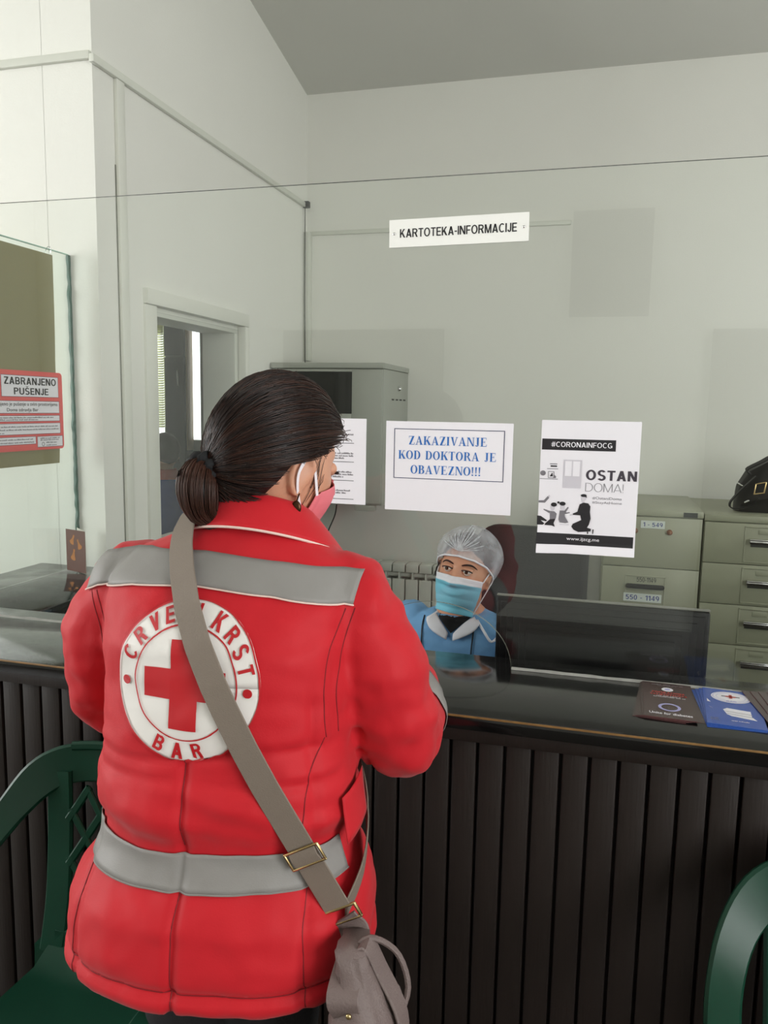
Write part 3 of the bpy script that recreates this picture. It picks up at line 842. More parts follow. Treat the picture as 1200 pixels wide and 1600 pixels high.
def bell(cx, cz, s, ang):
    P = [(-0.2,1),(0.2,1),(0.3,0.5),(0.45,0.1),(0.8,-0.5),(0.4,-0.75),(0,-0.8),(-0.4,-0.75),(-0.8,-0.5),(-0.45,0.1),(-0.3,0.5)]
    c, q = math.cos(ang), math.sin(ang)
    F.poly([(cx+s*(a*c-b*q), cz+s*(a*q+b*c)) for a, b in P], 0, 1)
    F.disc(cx-s*1.15*-q*-1, cz+s*1.15*c, s*0.3, s*0.3, 0, 1, 12)
bell(-0.018,0.112,0.017,R(-28)); bell(0.022,0.098,0.017,R(26)); bell(-0.014,0.056,0.019,R(-14))
F.build('bell_print', [M_goldp], lambda u, v, d: (u, -0.0047-d, v), gc)

# ------------------------------------------------------------------ leaflets on the counter
M_lbrown = mat('dark_brown_gloss_print', (58,30,28), 0.25, var=0.08); M_lblue = mat('blue_gloss_print', (22,74,168), 0.25, var=0.05)
M_lred = mat('red_print', (190,50,40), 0.4, var=0.05); M_lil = mat('lilac_print', (170,168,215), 0.4, var=0.05); M_lpink = mat('pinkish_paper_edge', (112,74,74), 0.6, var=0.1)
M_lbedge = mat('pale_blue_paper_edge', (60,100,180), 0.6, var=0.1)
def leaflet(name, label, group, x, y, z, rz, mt, deco=None, w=0.1, h=0.21, flat_z=0.0012):
    t = thing(name, label, 'leaflet', (x,y,z), rz, group)
    m = MB().box((-w/2,-h/2,0),(w/2,h/2,flat_z))
    m.m = [1 if i in (2,3,4,5) else 0 for i in range(6)]
    m.build('sheet', [mt, M_lpink if mt is M_lbrown else M_lbedge], t, 0)
    if deco:
        F = Flat(); G = Flat(); deco(F, G)
        if G.v: G.build('printed_ring', [M_lil], lambda u, v, d: (u-w/2, v-h/2, flat_z+d), t)
        F.build('printed_text', [M_paper, M_lred, M_lil, M_inkg, M_ink], lambda u, v, d: (u-w/2, v-h/2, flat_z+d), t)['kind'] = 'stuff'
    return t
def deco_b(F, G):
    F.disc(0.05,0.168,0.012,0.012,0,1); F.disc(0.05,0.168,0.006,0.006,2,2)
    sans_line(F,'POPULACIONA',0.018,0.084,0.143,0.152,1,0.2); sans_line(F,'SAVJETOVALI\u0160TA',0.014,0.088,0.130,0.1385,1,0.2)
    F.words(0.026,0.074,0.124,0.003,0); F.words(0.020,0.084,0.118,0.003,0); F.words(0.018,0.084,0.195,0.004,3); F.words(0.03,0.07,0.188,0.003,3)
    G.ring(0.05,0.060,0.022,0.022,0.006,0); F.text('Unite for diabetes',0.010,0.092,0.017,0.029,0,0.012)
def deco_u(F, G):
    F.disc(0.054,0.163,0.039,0.034,0,1); F.ring(0.054,0.163,0.036,0.031,0.0012,2,2); F.ring(0.054,0.163,0.029,0.024,0.0008,2,2)
    F.rect(0.051,0.155,0.057,0.177,1,3); F.rect(0.044,0.163,0.064,0.169,1,3); F.rect(0.036,0.164,0.044,0.170,3,2); F.rect(0.064,0.164,0.072,0.170,3,2)
    sans_line(F,'BAR',0.044,0.064,0.136,0.142,2,0.18,2)
    F.poly([(0.034,0.086),(0.042,0.096),(0.086,0.090),(0.086,0.060),(0.094,0.042),(0.048,0.052),(0.040,0.060)],0,1); F.line((0.038,0.076),(0.088,0.070),0.0015,3,2); F.line((0.040,0.064),(0.090,0.056),0.0015,3,2)
    F.poly([(0.006,0.142),(0.006,0.124),(0.013,0.122)],0,1); F.poly([(0.006,0.098),(0.012,0.090),(0.016,0.086)],0,1)
    F.words(0.046,0.084,0.026,0.0035,0); F.words(0.008,0.026,0.022,0.004,3); F.words(0.008,0.022,0.030,0.004,3)
gB, gU, gR = 'dark brown leaflets in the left pile', 'blue leaflets on the counter', 'brown leaflets fanned at the right edge'
for k in range(5):
    top = k == 4
    leaflet('brown_leaflet', 'dark brown diabetes leaflet on top of the left pile with a lilac ring' if top else 'dark brown leaflet under the top one in the left pile', gB,
            0.166-0.0035*(4-k)-0.001, 1.684+random.uniform(-0.002,0.002), CT+0.0006+k*0.0012, R(-2.0 - 1.1*(4-k)), M_lbrown, deco_b if top else None, flat_z=0.0009)
leaflet('brown_leaflet', 'dark brown leaflet poking out right of the left pile', gB, 0.186, 1.690, CT+0.0003, R(5), M_lbrown, None, flat_z=0.0004)
for k in range(4):
    top = k == 3
    leaflet('blue_leaflet', 'blue leaflet with a white oval emblem on top of the blue pile' if top else 'blue leaflet under the top one in the blue pile', gU,
            0.290-0.004*(3-k), 1.684-0.002*(3-k), CT+0.0004+0.0012*k, R(2.0*(3-k)-4), M_lblue, deco_u if top else None, 0.108, flat_z=0.0009)
for k in range(4):
    leaflet('brown_leaflet', 'brown leaflet fanned over the right edge of the blue pile', gR,
            0.385+0.014*k, 1.692-0.002*k, CT+0.0062+0.0013*k, R(7-1.5*k), M_lbrown, None, flat_z=0.0009)

# ------------------------------------------------------------------ monitor
mo = thing('monitor', 'black flat computer monitor seen from behind on the clerk\'s desk', 'monitor', (0.02,2.055,0.735), R(0))
MZ = -0.012
W2 = 0.265
MB().box((-W2,-0.012,0.105+MZ),(W2,0.018,0.436+MZ),0.006).build('housing', M_blackp, mo)
for k in range(5):
    a = 0.012+0.017*k
    m = MB().box((-W2+a,-0.0145-0.0022*k,0.105+a+MZ),(W2-a,-0.010-0.0022*k,0.436-a+MZ),0.0022)
    m.build('back_ridge', M_blackp, mo)
MB().box((-W2-0.001,-0.004,0.4362+MZ),(W2+0.001,0.014,0.4392+MZ),0.001).build('top_edge', mat('grey_monitor_bezel', (120,120,112), 0.3, var=0.05), mo)
MB().box((-W2+0.012,0.0182,0.12+MZ),(W2-0.012,0.019,0.422+MZ)).build('screen', mat('dark_screen', (10,12,16), 0.1, var=0.05), mo)
MB().box((-0.035,-0.02,0.012),(0.035,0.004,0.20),0.006).build('stand', M_blackp, mo)
m = MB(); m.prism([(0.13*math.cos(2*PI*k/32),0.095*math.sin(2*PI*k/32)) for k in range(32)],0.0003,0.014,axis='z'); m.build('base', M_blackp, mo)

# ------------------------------------------------------------------ filing cabinets
YC = 3.76
def cabinet(name, label, x0, x1, ztop, rows, kind):
    t = thing(name, label, 'filing cabinet', (x0,YC,0))
    w = x1-x0
    MB().box((0,0.02,0.0),(w,0.70,ztop),0.003).build('body', M_cab, t)
    MB().box((0,0.0,ztop-0.030),(w,0.0195,ztop),0.003).build('top_lip', M_cab, t)
    z = ztop-0.034
    for r, hh in enumerate(rows):
        if z-hh < 0.02: break
        d = MB().box((0.004,0.0,z-hh+0.003),(w-0.004,0.0195,z),0.003).build('drawer', M_cab, t)
        cx, cz = (0.197 if kind == 'A' else w/2), z-hh/2
        if kind == 'A' and r == 0:
            pass
        else:
            pw, ph = (0.090, 0.105) if kind == 'A' else (0.088, 0.082)
            m = MB()
            for a, b, c, e in ((-pw,-ph,pw,-ph+0.006),(-pw,ph-0.006,pw,ph),(-pw,-ph,-pw+0.006,ph),(pw-0.006,-ph,pw,ph)):
                m.box((cx+a,-0.0035,cz+b),(cx+c,0.001,cz+e),0.0015)
            m.build('raised_panel', M_cab, d)
            hz = cz+(0.056 if kind == 'A' else 0.02); cx = 0.197 if kind == 'A' else cx
            if kind == 'A':
                MB().tube([(cx-0.074,-0.016,hz),(cx+0.074,-0.016,hz)],0.012,12).build('handle', M_blackp, d)
            else:
                m = MB().box((cx-0.068,-0.026,hz),(cx+0.068,-0.001,hz+0.007),0.002); m.box((cx-0.068,-0.026,hz-0.014),(cx+0.068,-0.021,hz),0.002)
                m.build('handle', M_chrome, d)
                MB().box((cx-0.06,-0.002,hz-0.03),(cx+0.06,0.0002,hz-0.002)).build('finger_recess', M_cabdk, d)
                MB().box((cx-0.03,-0.003,hz+0.028),(cx+0.03,-0.0004,hz+0.05),0.001).build('card_holder', M_cab, d)
        z -= hh
    MB().box((0.01,0.005,0.004),(w-0.01,0.0185,z+0.002)).build('plinth', M_cab, t)
    return t, w
ca, w = cabinet('filing_cabinet', 'olive grey filing cabinet with blue number labels behind the poster', 0.034, 0.466, 1.208, (0.238,0.285,0.285,0.285), 'A')
M_lab = mat('label_paper', (205,212,205), 0.7, var=0.03)
for nm, s, x0, x1, z0, z1 in (('number_label','1 - 549',0.163,0.268,1.122,1.157),('number_label','550 - 1149',0.105,0.273,0.775,0.814)):
    l = MB().box((x0,-0.0045,z0),(x1,-0.0035 if z0 < 1 else 0.0002,z1)).build(nm, M_lab, ca, 0)
    F = Flat(); sans_line(F, s, x0+0.010, x1-0.010, z0+0.008, z1-0.008, 0, 0.155)
    F.build('lettering', [mat('label_blue_ink', (16,44,130), 0.6, var=0.05)], lambda u, v, d: (u, -0.0047-d, v), l)
F = Flat(); sans_line(F, '550-1149', 0.16, 0.245, 0.868, 0.890, 0, 0.12)
F.build('handwriting', [M_ink], lambda u, v, d: (u, -0.0005-d, v), ca)
for xx in (0.140, 0.290): 
    MB().tube([(xx,-0.012,1.108),(xx,0.001,1.108)],0.0125,16).build('rusty_knob', mat('rusty_brown', (120,70,34), 0.6, var=0.35, vscale=50), ca)
MB().box((0.345,-0.003,1.180),(0.405,-0.0002,1.202)).build('name_plate', mat('dark_plate', (52,54,52), 0.4, var=0.1), ca)
cb, w = cabinet('card_cabinet', 'grey green card cabinet with chrome drawer handles under the black handbag', 0.469, 0.985, 1.200, (0.187,)*6, 'B')

# ------------------------------------------------------------------ black handbag on the cabinet
hb = thing('handbag', 'black leather handbag with a gold buckle lying on the cabinet', 'handbag', (0.83,YC+0.22,1.2005), R(4))
M_leather = mat('black_leather', (10,9,9), 0.5, spec=0.3, var=0.2, vscale=20, bump=0.25, bscale=180)
rings = []
for a, hz, d in ((-0.21,0.045,0.03),(-0.20,0.12,0.08),(-0.16,0.19,0.105),(-0.09,0.235,0.12),(0,0.25,0.125),(0.09,0.235,0.12),(0.17,0.18,0.10),(0.21,0.10,0.07),(0.22,0.05,0.03)):
    rings.append([(a, d*math.cos(q)*(1 if math.sin(q) < 0 else 0.75), hz/2+hz/2*max(-1,min(1,1.25*math.sin(q)))) for q in [2*PI*k/20 for k in range(20)]])
MB().loft(rings).build('bag_body', M_leather, hb)
MB().sweep(catmull([(-0.15,-0.10,0.17),(-0.215,-0.10,0.10),(-0.25,-0.09,0.045),(-0.235,-0.08,0.018),(-0.17,-0.09,0.03),(-0.13,-0.11,0.07)],20),0.028,[(0,1,0)]*20,0.005).build('strap', M_leather, hb)
MB().sweep(catmull([(-0.17,-0.075,0.18),(-0.19,-0.09,0.20),(-0.13,-0.085,0.235),(-0.07,-0.05,0.262),(0.02,-0.02,0.275),(0.1,0,0.25)],18),0.03,[(0,1,0.3)]*18,0.006).build('flap_strap', M_leather, hb)
m = MB()
for a, b in (((-0.153,-0.118,0.135),(-0.112,-0.124,0.145)),((-0.112,-0.124,0.145),(-0.118,-0.128,0.098)),((-0.118,-0.128,0.098),(-0.158,-0.122,0.09)),((-0.158,-0.122,0.09),(-0.153,-0.118,0.135))):
    m.tube([a,b],0.0032,8)
m.build('gold_buckle', M_gold, hb)
MB().tube([(-0.06,-0.118,0.19),(-0.066,-0.126,0.165)],0.006,8).build('zip_puller', M_gold, hb)
MB().tube([(-0.222,-0.09,0.135),(-0.205,-0.10,0.125)],0.004,8).build('snap_hook', M_chrome, hb)
MB().tube([(-0.19,-0.105,0.05),(-0.176,-0.107,0.058)],0.004,8).build('snap_hook', M_chrome, hb)

# ------------------------------------------------------------------ radiator
ra = thing('radiator', 'white sectional radiator on the back wall behind the clerk', 'radiator', (0,YW-0.10,0))
sec = MB()
sec.box((-0.037,-0.045,0.15),(0.037,-0.035,0.66),0.006); sec.box((-0.005,-0.034,0.12),(0.005,0.05,0.70),0.003)
sec.box((-0.037,-0.03,0.735),(0.037,0.05,0.75),0.005); sec.box((-0.037,0.045,0.15),(0.037,0.055,0.73),0.004); sec.box((-0.037,-0.045,0.70),(0.037,-0.035,0.75),0.006)
sm = sec.mesh('section', M_white)
for k in range(16):
    o = link('section', sm, ra); o.location = (-1.42+0.08*k, 0, 0)
MB().tube([(-1.45,0.005,0.68),(-0.18,0.005,0.68)],0.018,12).build('pipe', M_white, ra)
MB().tube([(-1.45,0.005,0.17),(-0.18,0.005,0.17)],0.018,12).build('pipe', M_white, ra)
for xx in (-1.40,-0.24): MB().box((xx,-0.02,0),(xx+0.03,0.03,0.16)).build('foot', M_white, ra)

# ------------------------------------------------------------------ wall rack
rk = thing('network_rack', 'grey wall-mounted equipment rack with a dark glass door in the corner', 'rack', (-1.41,4.27,1.115))
MB().box((-0.31,-0.305,0.02),(0.31,0.229,0.735),0.006).build('body', M_rackgrey, rk)
MB().box((-0.316,-0.322,0.7355),(0.314,0.229,0.765),0.006).build('lid', M_rackgrey, rk)
fr = MB()
fr.box((-0.305,-0.32,0.03),(-0.211,-0.3055,0.73),0.003); fr.box((0.141,-0.32,0.03),(0.305,-0.3055,0.73),0.003); fr.box((-0.2105,-0.32,0.03),(0.1405,-0.3055,0.50),0.003); fr.box((-0.2105,-0.32,0.718),(0.1405,-0.3055,0.73),0.003)
dr = fr.build('door_frame', M_rackgrey, rk)
MB().box((-0.2105,-0.316,0.50),(0.1405,-0.311,0.718)).build('door_glass', mat('smoked_glass', (24,26,26), 0.08, var=0.05, spec=0.5), dr)
MB().tube([(0.3095,0.0,0.64),(0.316,0.0,0.64)],0.014,14).build('lock', M_chrome, rk)
for k in range(4): MB().box((0.3085,-0.14+0.085*k,0.575),(0.3112,-0.09+0.085*k,0.583)).build('vent_slot', M_dark, rk)
MB().box((0.16,-0.31,-0.012),(0.27,-0.26,0.0195),0.003).build('bottom_bracket', M_rackgrey, rk)

# ------------------------------------------------------------------ office chair behind the clerk
oc = thing('office_chair', 'black padded office chair standing behind the seated clerk', 'chair', (-0.235,2.80,0), R(-4))
M_pad = mat('black_padded_fabric', (14,12,13), 0.75, var=0.2, vscale=30, bump=0.2, bscale=200)
def pad(w, h, d, z0, y0, r, lean):
    m = MB(); rings = []
    P = []
    for cx, cz, a0 in ((w/2-r,h-r,0),(-w/2+r,h-r,90),(-w/2+r,r,180),(w/2-r,r,270)):
        for k in range(7): P.append((cx+r*math.cos(R(a0+k*15)), cz+r*math.sin(R(a0+k*15))))
    for yy, s in ((-d/2,0.90),(-d*0.42,0.96),(-d*0.2,1.0),(d*0.2,1.0),(d*0.42,0.96),(d/2,0.90)):
        rings.append([(x*s, y0+yy+lean*(z/h)+0.05*(x/w)**2*-1.6, z0+h/2+(z-h/2)*s) for x, z in P])
    return m.loft(rings)
pad(0.42,0.60,0.08,0.625,0.05,0.09,0.06).build('backrest', M_pad, oc)
m = MB(); m.loft([[(0.24*s*math.cos(a)*1.0, -0.22+0.24*s*math.sin(a), z) for a in [2*PI*k/28 for k in range(28)]] for z, s in ((0.375,0.9),(0.385,0.98),(0.41,1.0),(0.435,0.97),(0.446,0.88))]); m.build('seat', M_pad, oc)
MB().sweep([(0,0.10,0.80),(0,0.12,0.55),(0,0.05,0.36),(0,-0.2,0.355)],0.07,[(1,0,0)]*4,0.012).build('back_support', M_blackp, oc)
MB().tube([(0,-0.22,0.09),(0,-0.22,0.374)],0.025,14).build('gas_column', M_chrome, oc)
for k in range(5):
    a = 2*PI*k/5
    lg = MB().tube([(0,-0.22,0.10),(0.28*math.cos(a),-0.22+0.28*math.sin(a),0.065)],[0.025,0.018],10).build('leg', M_blackp, oc)
    MB().ellipsoid((0.28*math.cos(a),-0.22+0.28*math.sin(a),0.026),(0.026,0.026,0.0255),12,8).build('caster', M_blackp, lg)

# ------------------------------------------------------------------ green plastic chairs
def green_chair(label, loc, rz):
    t = thing('plastic_chair', label, 'chair', loc, rz, 'green plastic chairs in front of the counter')
    KX = 0.93
    S = lambda p, s: (p[0]*s*KX, p[1], p[2])
    for s in (1, -1):
        pts = [(0.0,0.262,0.845),(0.10,0.258,0.848),(0.17,0.245,0.842),(0.225,0.222,0.815),(0.268,0.18,0.762),(0.293,0.11,0.705),(0.302,0.02,0.668),(0.302,-0.10,0.648),(0.292,-0.19,0.636),(0.278,-0.235,0.60),(0.268,-0.245,0.50)]
        wv = [(0,0.15,1),(0,0.15,1),(0.15,0.1,1),(0.55,0.05,0.9),(0.85,0,0.6),(1,0,0.3),(1,0,0.12),(1,0,0.05),(1,0.2,0),(1,0.3,0),(1,0.4,0)]
        cp = catmull([S(p, s) for p in pts], 44); cw = catmull([S(p, s) for p in wv], 44)
        wd2 = [q[0] for q in catmull([(0.085,),(0.085,),(0.088,),(0.085,),(0.07,),(0.06,),(0.058,),(0.058,),(0.058,),(0.055,),(0.05,)],44)]
        MB().sweep(cp, wd2, cw, 0.014).build('armrest', M_green, t)
        # raised step on the crest
        MB().sweep(catmull([S(p, s) for p in ((0.0,0.262,0.886),(0.09,0.258,0.889),(0.155,0.248,0.886))],10),0.02,[(0,0.15,1)]*10,0.016).build('crest', M_green, t)
        MB().sweep(catmull([S(p, s) for p in ((0.185,0.238,0.83),(0.178,0.225,0.70),(0.172,0.20,0.55),(0.18,0.18,0.43))],16),[0.062]*16,[(1,0,0)]*16,0.014).build('back_stile', M_green, t)
        for yy, x0, x1 in ((-0.235,0.255,0.275),(0.20,0.20,0.245)):
            zt = 0.52 if yy < 0 else 0.44
            m = MB(); m.loft([[(s*KX*(x0+(x1-x0)*(1-q)+a), yy+0.03*(1-q)*(1 if yy > 0 else -1)+b, zt*q) for a, b in ((-0.028,-0.02),(0.028,-0.02),(0.028,0.02),(-0.028,0.02))] for q in (1,0.5,0.0)])
            m.build('leg', M_green, t)
    # lattice between the stiles
    lo, hi, wx = 0.47, 0.80, 0.142
    def bp(x, z): return (x, 0.192+0.05*(z-0.43)/0.4 + 0.010*(x/0.15)**2*-1, z)
    for k in range(-4, 5):
        for sgn in (1, -1):
            # bar: x = k*0.075 + sgn*(z-mid)*0.62
            zs = []
            for i in range(41):
                z = lo+(hi-lo)*i/40; x = k*0.066+sgn*(z-0.635)*0.62
                if abs(x) <= wx: zs.append((x, z))
            if len(zs) < 6: continue
            P = [bp(*zs[0]), bp(*zs[len(zs)//2]), bp(*zs[-1])]
            MB().sweep(P, 0.018, [(1,0,-0.6*sgn)]*3, 0.009 if sgn > 0 else 0.0075).build('lattice_bar', M_green, t)
    MB().sweep([bp(-0.16,0.455),bp(0,0.45),bp(0.16,0.455)],0.06,[(0,0.1,1)]*3,0.013).build('lower_rail', M_green, t)
    m = MB(); V = []; Fc = []
    n1, n2 = 14, 14
    for sd in (0, 1):
        for j in range(n2+1):
            for i in range(n1+1):
                u = -1+2*i/n1; v = j/n2
                x = KX*u*(0.235-0.05*v); y = -0.255+0.45*v
                z = 0.425-0.022*(1-u*u)*math.sin(PI*min(1,v*0.9+0.1)) - 0.03*sstep(0.25,0,v)*1.0 + 0.03*sstep(0.85,1,v)
                V.append((x, y, z-0.013*sd))
    q = (n1+1)*(n2+1)
    for sd in (0,1):
        for j in range(n2):
            for i in range(n1):
                a = sd*q+j*(n1+1)+i; Fc.append((a,a+1,a+n1+2,a+n1+1) if not sd else (a+n1+1,a+n1+2,a+1,a))
    bd = [i for i in range(n1+1)]+[j*(n1+1)+n1 for j in range(1,n2+1)]+[n2*(n1+1)+i for i in range(n1-1,-1,-1)]+[j*(n1+1) for j in range(n2-1,0,-1)]
    for a, b in zip(bd, bd[1:]+bd[:1]): Fc.append((a,a+q,b+q,b))
    m.add(V, Fc); m.build('seat', M_green, t)
    return t
green_chair('dark green plastic armchair with lattice back left of the woman in red', (-0.950,1.19,0), R(3))
green_chair('dark green plastic armchair cut off by the right edge of the photo', (0.512,1.175,0), R(-2))

# ------------------------------------------------------------------ room beyond the hatch
bl = thing('window_blind', 'pale yellow green slatted blind in the window seen through the hatch', 'blind', (-3.615,5.47,0))
M_blind = mat('cream_blind', (196,200,150), 0.5, var=0.05)
slat = MB().box((-0.33,-0.012,-0.001),(0.33,0.012,0.001)).mesh('slat', M_blind)
for k in range(48):
    o = link('slat', slat, bl); o.location = (0,0,2.345-0.0185*k); o.rotation_euler = (R(38 if k > 8 else 62),0,0)
MB().box((-0.34,-0.018,2.36),(0.34,0.018,2.40),0.003).build('head_rail', M_white, bl)
for xx in (-0.25,0.25): MB().tube([(xx,0,1.46),(xx,0,2.36)],0.0015,6).build('cord', M_white, bl)
wr = thing('wardrobe', 'shallow dark grey wardrobe with a metal handle seen through the hatch', 'wardrobe', (-3.135,5.40,0))
M_ward = mat('dark_grey_board', (52,52,58), 0.4, var=0.08)
MB().box((-0.092,0.0,0.0),(0.078,0.095,2.6),0.004).build('body', M_ward, wr)
MB().box((-0.090,-0.02,0.08),(0.076,-0.0005,2.0),0.004).build('door', M_ward, wr)
MB().box((-0.090,-0.02,2.01),(0.076,-0.0005,2.58),0.004).build('door', M_ward, wr)
MB().tube([(0.035,-0.020,1.78),(0.035,-0.04,1.79),(0.030,-0.04,1.90),(0.030,-0.020,1.91)],0.008,8).build('handle', M_chrome, wr)
MB().box((0.0785,0.0,1.3),(0.090,0.09,2.6),0.002).build('tan_edge', M_tanwood, wr)
lb = thing('low_shelf', 'low grey shelf unit below the far windows seen through the hatch', 'shelf', (-3.2,5.0,0))
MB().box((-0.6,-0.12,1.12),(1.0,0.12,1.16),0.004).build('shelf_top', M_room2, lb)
MB().box((-0.6,-0.10,0.0),(1.0,0.12,1.119),0.003).build('front_panel', M_ward, lb)
# ------------------------------------------------------------------ people: shared shapes
M_skin = mat('skin', (205,150,122), 0.5, var=0.06, vscale=30, sss=0.15, bump=0.05, bscale=300)
M_hair = mat('dark_brown_hair', (32,20,17), 0.42, var=0.45, vscale=40, spec=0.35, stretch=(1,1,1))
M_hair2 = mat('warm_brown_hair', (58,34,25), 0.42, var=0.35, vscale=40, spec=0.35)
M_eyew = mat('eye_white', (222,216,208), 0.2, var=0.02)
M_iris = mat('dark_brown_iris', (52,30,18), 0.12, var=0.2)
M_lash = mat('dark_lash', (24,17,15), 0.6, var=0.1)
M_loop = mat('white_elastic', (232,226,232), 0.7, var=0.03)
M_black_cloth = mat('black_trouser_cloth', (22,21,24), 0.8, var=0.2, vscale=30, bump=0.2, bscale=250)
M_shoe = mat('black_shoe_leather', (18,17,17), 0.4, var=0.2)

def sdec(a, b, x): return 1-sstep(b, a, x)      # 0 above a, 1 below b  (a > b)
def head_geo():
    nu, nv = 120, 90
    rings = []
    for i in range(nv):
        th = PI*(i+0.5)/nv
        rg = []
        for j in range(nu):
            ph = 2*PI*j/nu
            dx, dy, dz = math.sin(th)*math.cos(ph), math.sin(th)*math.sin(ph), -math.cos(th)
            x = 0.074*dx; y = (0.098 if dy < 0 else 0.094)*dy; z = 0.118*dz
            t = max(0, -z/0.118)
            x *= 1-0.26*t**1.7
            if y < 0: y *= 1-0.45*sstep(0.02, 0.095, -z)
            elif y > 0.074: y = 0.074+(y-0.074)*0.75
            if y > 0: y += 0.020*sstep(0.06, 0.11, -z)*math.sin(th)
            f = sstep(0.0, 0.05, y)
            a = sstep(0, 1, (0.03-z)/0.058); b = 1-sstep(0, 1, (-0.030-z)/0.012)
            y += f*0.026*gauss(x, 0.008+0.004*a)*a*b
            y -= f*0.012*(gauss(x-0.031, 0.014)+gauss(x+0.031, 0.014))*gauss(z-0.012, 0.010)
            y += f*0.004*gauss(z-0.034, 0.008)*gauss(abs(x)-0.03, 0.02)
            y += f*0.003*gauss(abs(x)-0.045, 0.015)*gauss(z+0.03, 0.02)
            y += f*0.006*gauss(x, 0.018)*(gauss(z+0.060, 0.005)+gauss(z+0.071, 0.006))
            y += f*0.008*gauss(x, 0.016)*gauss(z+0.100, 0.012)
            rg.append((x, y, z))
        rings.append(rg)
    m = MB().loft(rings)
    for s in (1, -1):
        E = Matrix.Translation((s*0.0745, -0.012, -0.008)) @ Matrix.Rotation(s*R(-22), 4, 'Z') @ Matrix.Rotation(R(-12), 4, 'X')
        m.ellipsoid((s*0.002, 0, 0), (0.007, 0.016, 0.028), 16, 12, M=E)
        m.tube(catmull([(0, 0.014, -0.002), (s*0.006, 0.012, 0.020), (s*0.009, -0.002, 0.031), (s*0.010, -0.016, 0.022), (s*0.009, -0.018, 0.0), (s*0.006, -0.010, -0.020), (s*0.003, 0.002, -0.031), (0, 0.010, -0.026)], 22), 0.0048, 8, M=E)
    return m
HEAD = head_geo()
HEAD_BVH = BVHTree.FromPolygons([Vector(v) for v in HEAD.v[:120*90]], [f for f in HEAD.f if max(f) < 120*90])
def head_radial(az, z, off):
    """point on the head at azimuth az (0 = face, + = its right) and height z, moved out by off"""
    d = Vector((math.sin(az), math.cos(az), 0))
    hit = HEAD_BVH.ray_cast(d*0.5+Vector((0, 0, z)), -d)
    p = hit[0] if hit[0] is not None else Vector((0, 0, z))+d*0.05
    return p + d*off
def head_matrix(c, yaw, pitch, roll):
    return Matrix.Translation(c) @ Matrix.Rotation(-yaw, 4, 'Z') @ Matrix.Rotation(pitch, 4, 'X') @ Matrix.Rotation(roll, 4, 'Y')
def hand_geo(side, curl=1.0):
    """palm-down hand, wrist at the origin, fingers along +y; side +1 = right hand"""
    m = MB()
    m.loft([[(x*side, y, z) for x, z in [(wx*math.cos(q), wz*math.sin(q)) for q in [2*PI*k/16 for k in range(16)]]] for y, wx, wz in ((-0.03,0.027,0.020),(0.0,0.028,0.019),(0.03,0.037,0.017),(0.06,0.041,0.015),(0.088,0.040,0.013),(0.096,0.034,0.008))])
    for bx, L, r, sp in ((-0.031,0.068,0.0085,-0.10),(-0.0105,0.077,0.009,-0.03),(0.0105,0.071,0.0085,0.04),(0.031,0.055,0.0075,0.12)):
        p = Vector((bx*side, 0.085, 0.0)); pts = [p.copy()]; a = R(4)
        for k, fr in enumerate((0.45, 0.30, 0.25)):
            p = p + Vector((sp*side*math.cos(a), math.cos(a), -math.sin(a)))*L*fr; pts.append(p.copy()); a += R(18*curl)
        m.tube(pts, [r, r*0.98, r*0.92, r*0.82], 10)
    m.tube([(-0.020*side,0.022,-0.003),(-0.043*side,0.050,-0.006),(-0.056*side,0.076,-0.010),(-0.060*side,0.098,-0.013)], [0.014,0.0115,0.010,0.0085], 10)
    return m
def place_hand(body, wrist, direction, side, curl=1.0):
    d = Vector(direction).normalized()
    r = d.cross(Vector((0, 0, 1))).normalized(); u = r.cross(d)
    M = Matrix(((r.x, d.x, u.x, wrist[0]), (r.y, d.y, u.y, wrist[1]), (r.z, d.z, u.z, wrist[2]), (0, 0, 0, 1)))
    body.merge(hand_geo(side, curl), M)
def ellring(z, cx, cy, a, b, n=48, ex=2.35):
    out = []
    for k in range(n):
        q = 2*PI*k/n; c, s = math.cos(q), math.sin(q)
        out.append((cx+a*math.copysign(abs(c)**(2/ex), c), cy+b*math.copysign(abs(s)**(2/ex), s), z))
    return out
def from_vf(V, F, name, mt, parent, smooth=180):
    m = MB(); m.v = [tuple(v) for v in V]; m.f = F; m.m = [0]*len(F)
    return m.build(name, mt, parent, smooth)
def grow(V, N, fn): return [v+n*fn(v, n) for v, n in zip(V, N)]
def interp(tab, x):
    for (a, b), (c, d) in zip(tab, tab[1:]):
        if x <= c: return b+(d-b)*((x-a)/(c-a) if c > a else 0)
    return tab[-1][1]
HAIRLINE = [(0,0.078),(25,0.074),(42,0.064),(56,0.052),(70,0.038),(82,0.024),(92,0.018),(104,0.006),(114,-0.030),(126,-0.060),(145,-0.075),(180,-0.085)]
def cap_point(az, el, k=1.0, rad=(0.089,0.110,0.119), cen=(0,-0.008,0.012)):
    ce = math.cos(el)
    p = Vector((math.sin(az)*ce*rad[0]*k, math.cos(az)*ce*rad[1]*k, math.sin(el)*rad[2]*k))
    return p+Vector(cen)
def hair_cap(rad=(0.089,0.110,0.119), cen=(0,-0.008,0.012), hl=HAIRLINE, nz=16, bumps=0.02):
    rings = []; n = 96
    for j in range(nz+1):
        t = j/nz; rg = []
        for i in range(n):
            az = 2*PI*i/n
            d = abs(math.degrees(az)); d = 360-d if d > 180 else d
            s = max(-0.97, min(0.97, (interp(hl, d)-cen[2])/rad[2])); e0 = math.asin(s)
            el = e0+(PI/2-0.02-e0)*t
            k = 0.90+0.10*sstep(0, 0.16, t)
            k *= 1+bumps*noise.noise((math.sin(az)*2.5, math.cos(az)*2.5, el*2.5))
            rg.append(cap_point(az, el, k, rad, cen))
        rings.append(rg)
    return MB().loft(rings, cap0=False, cap1=True)
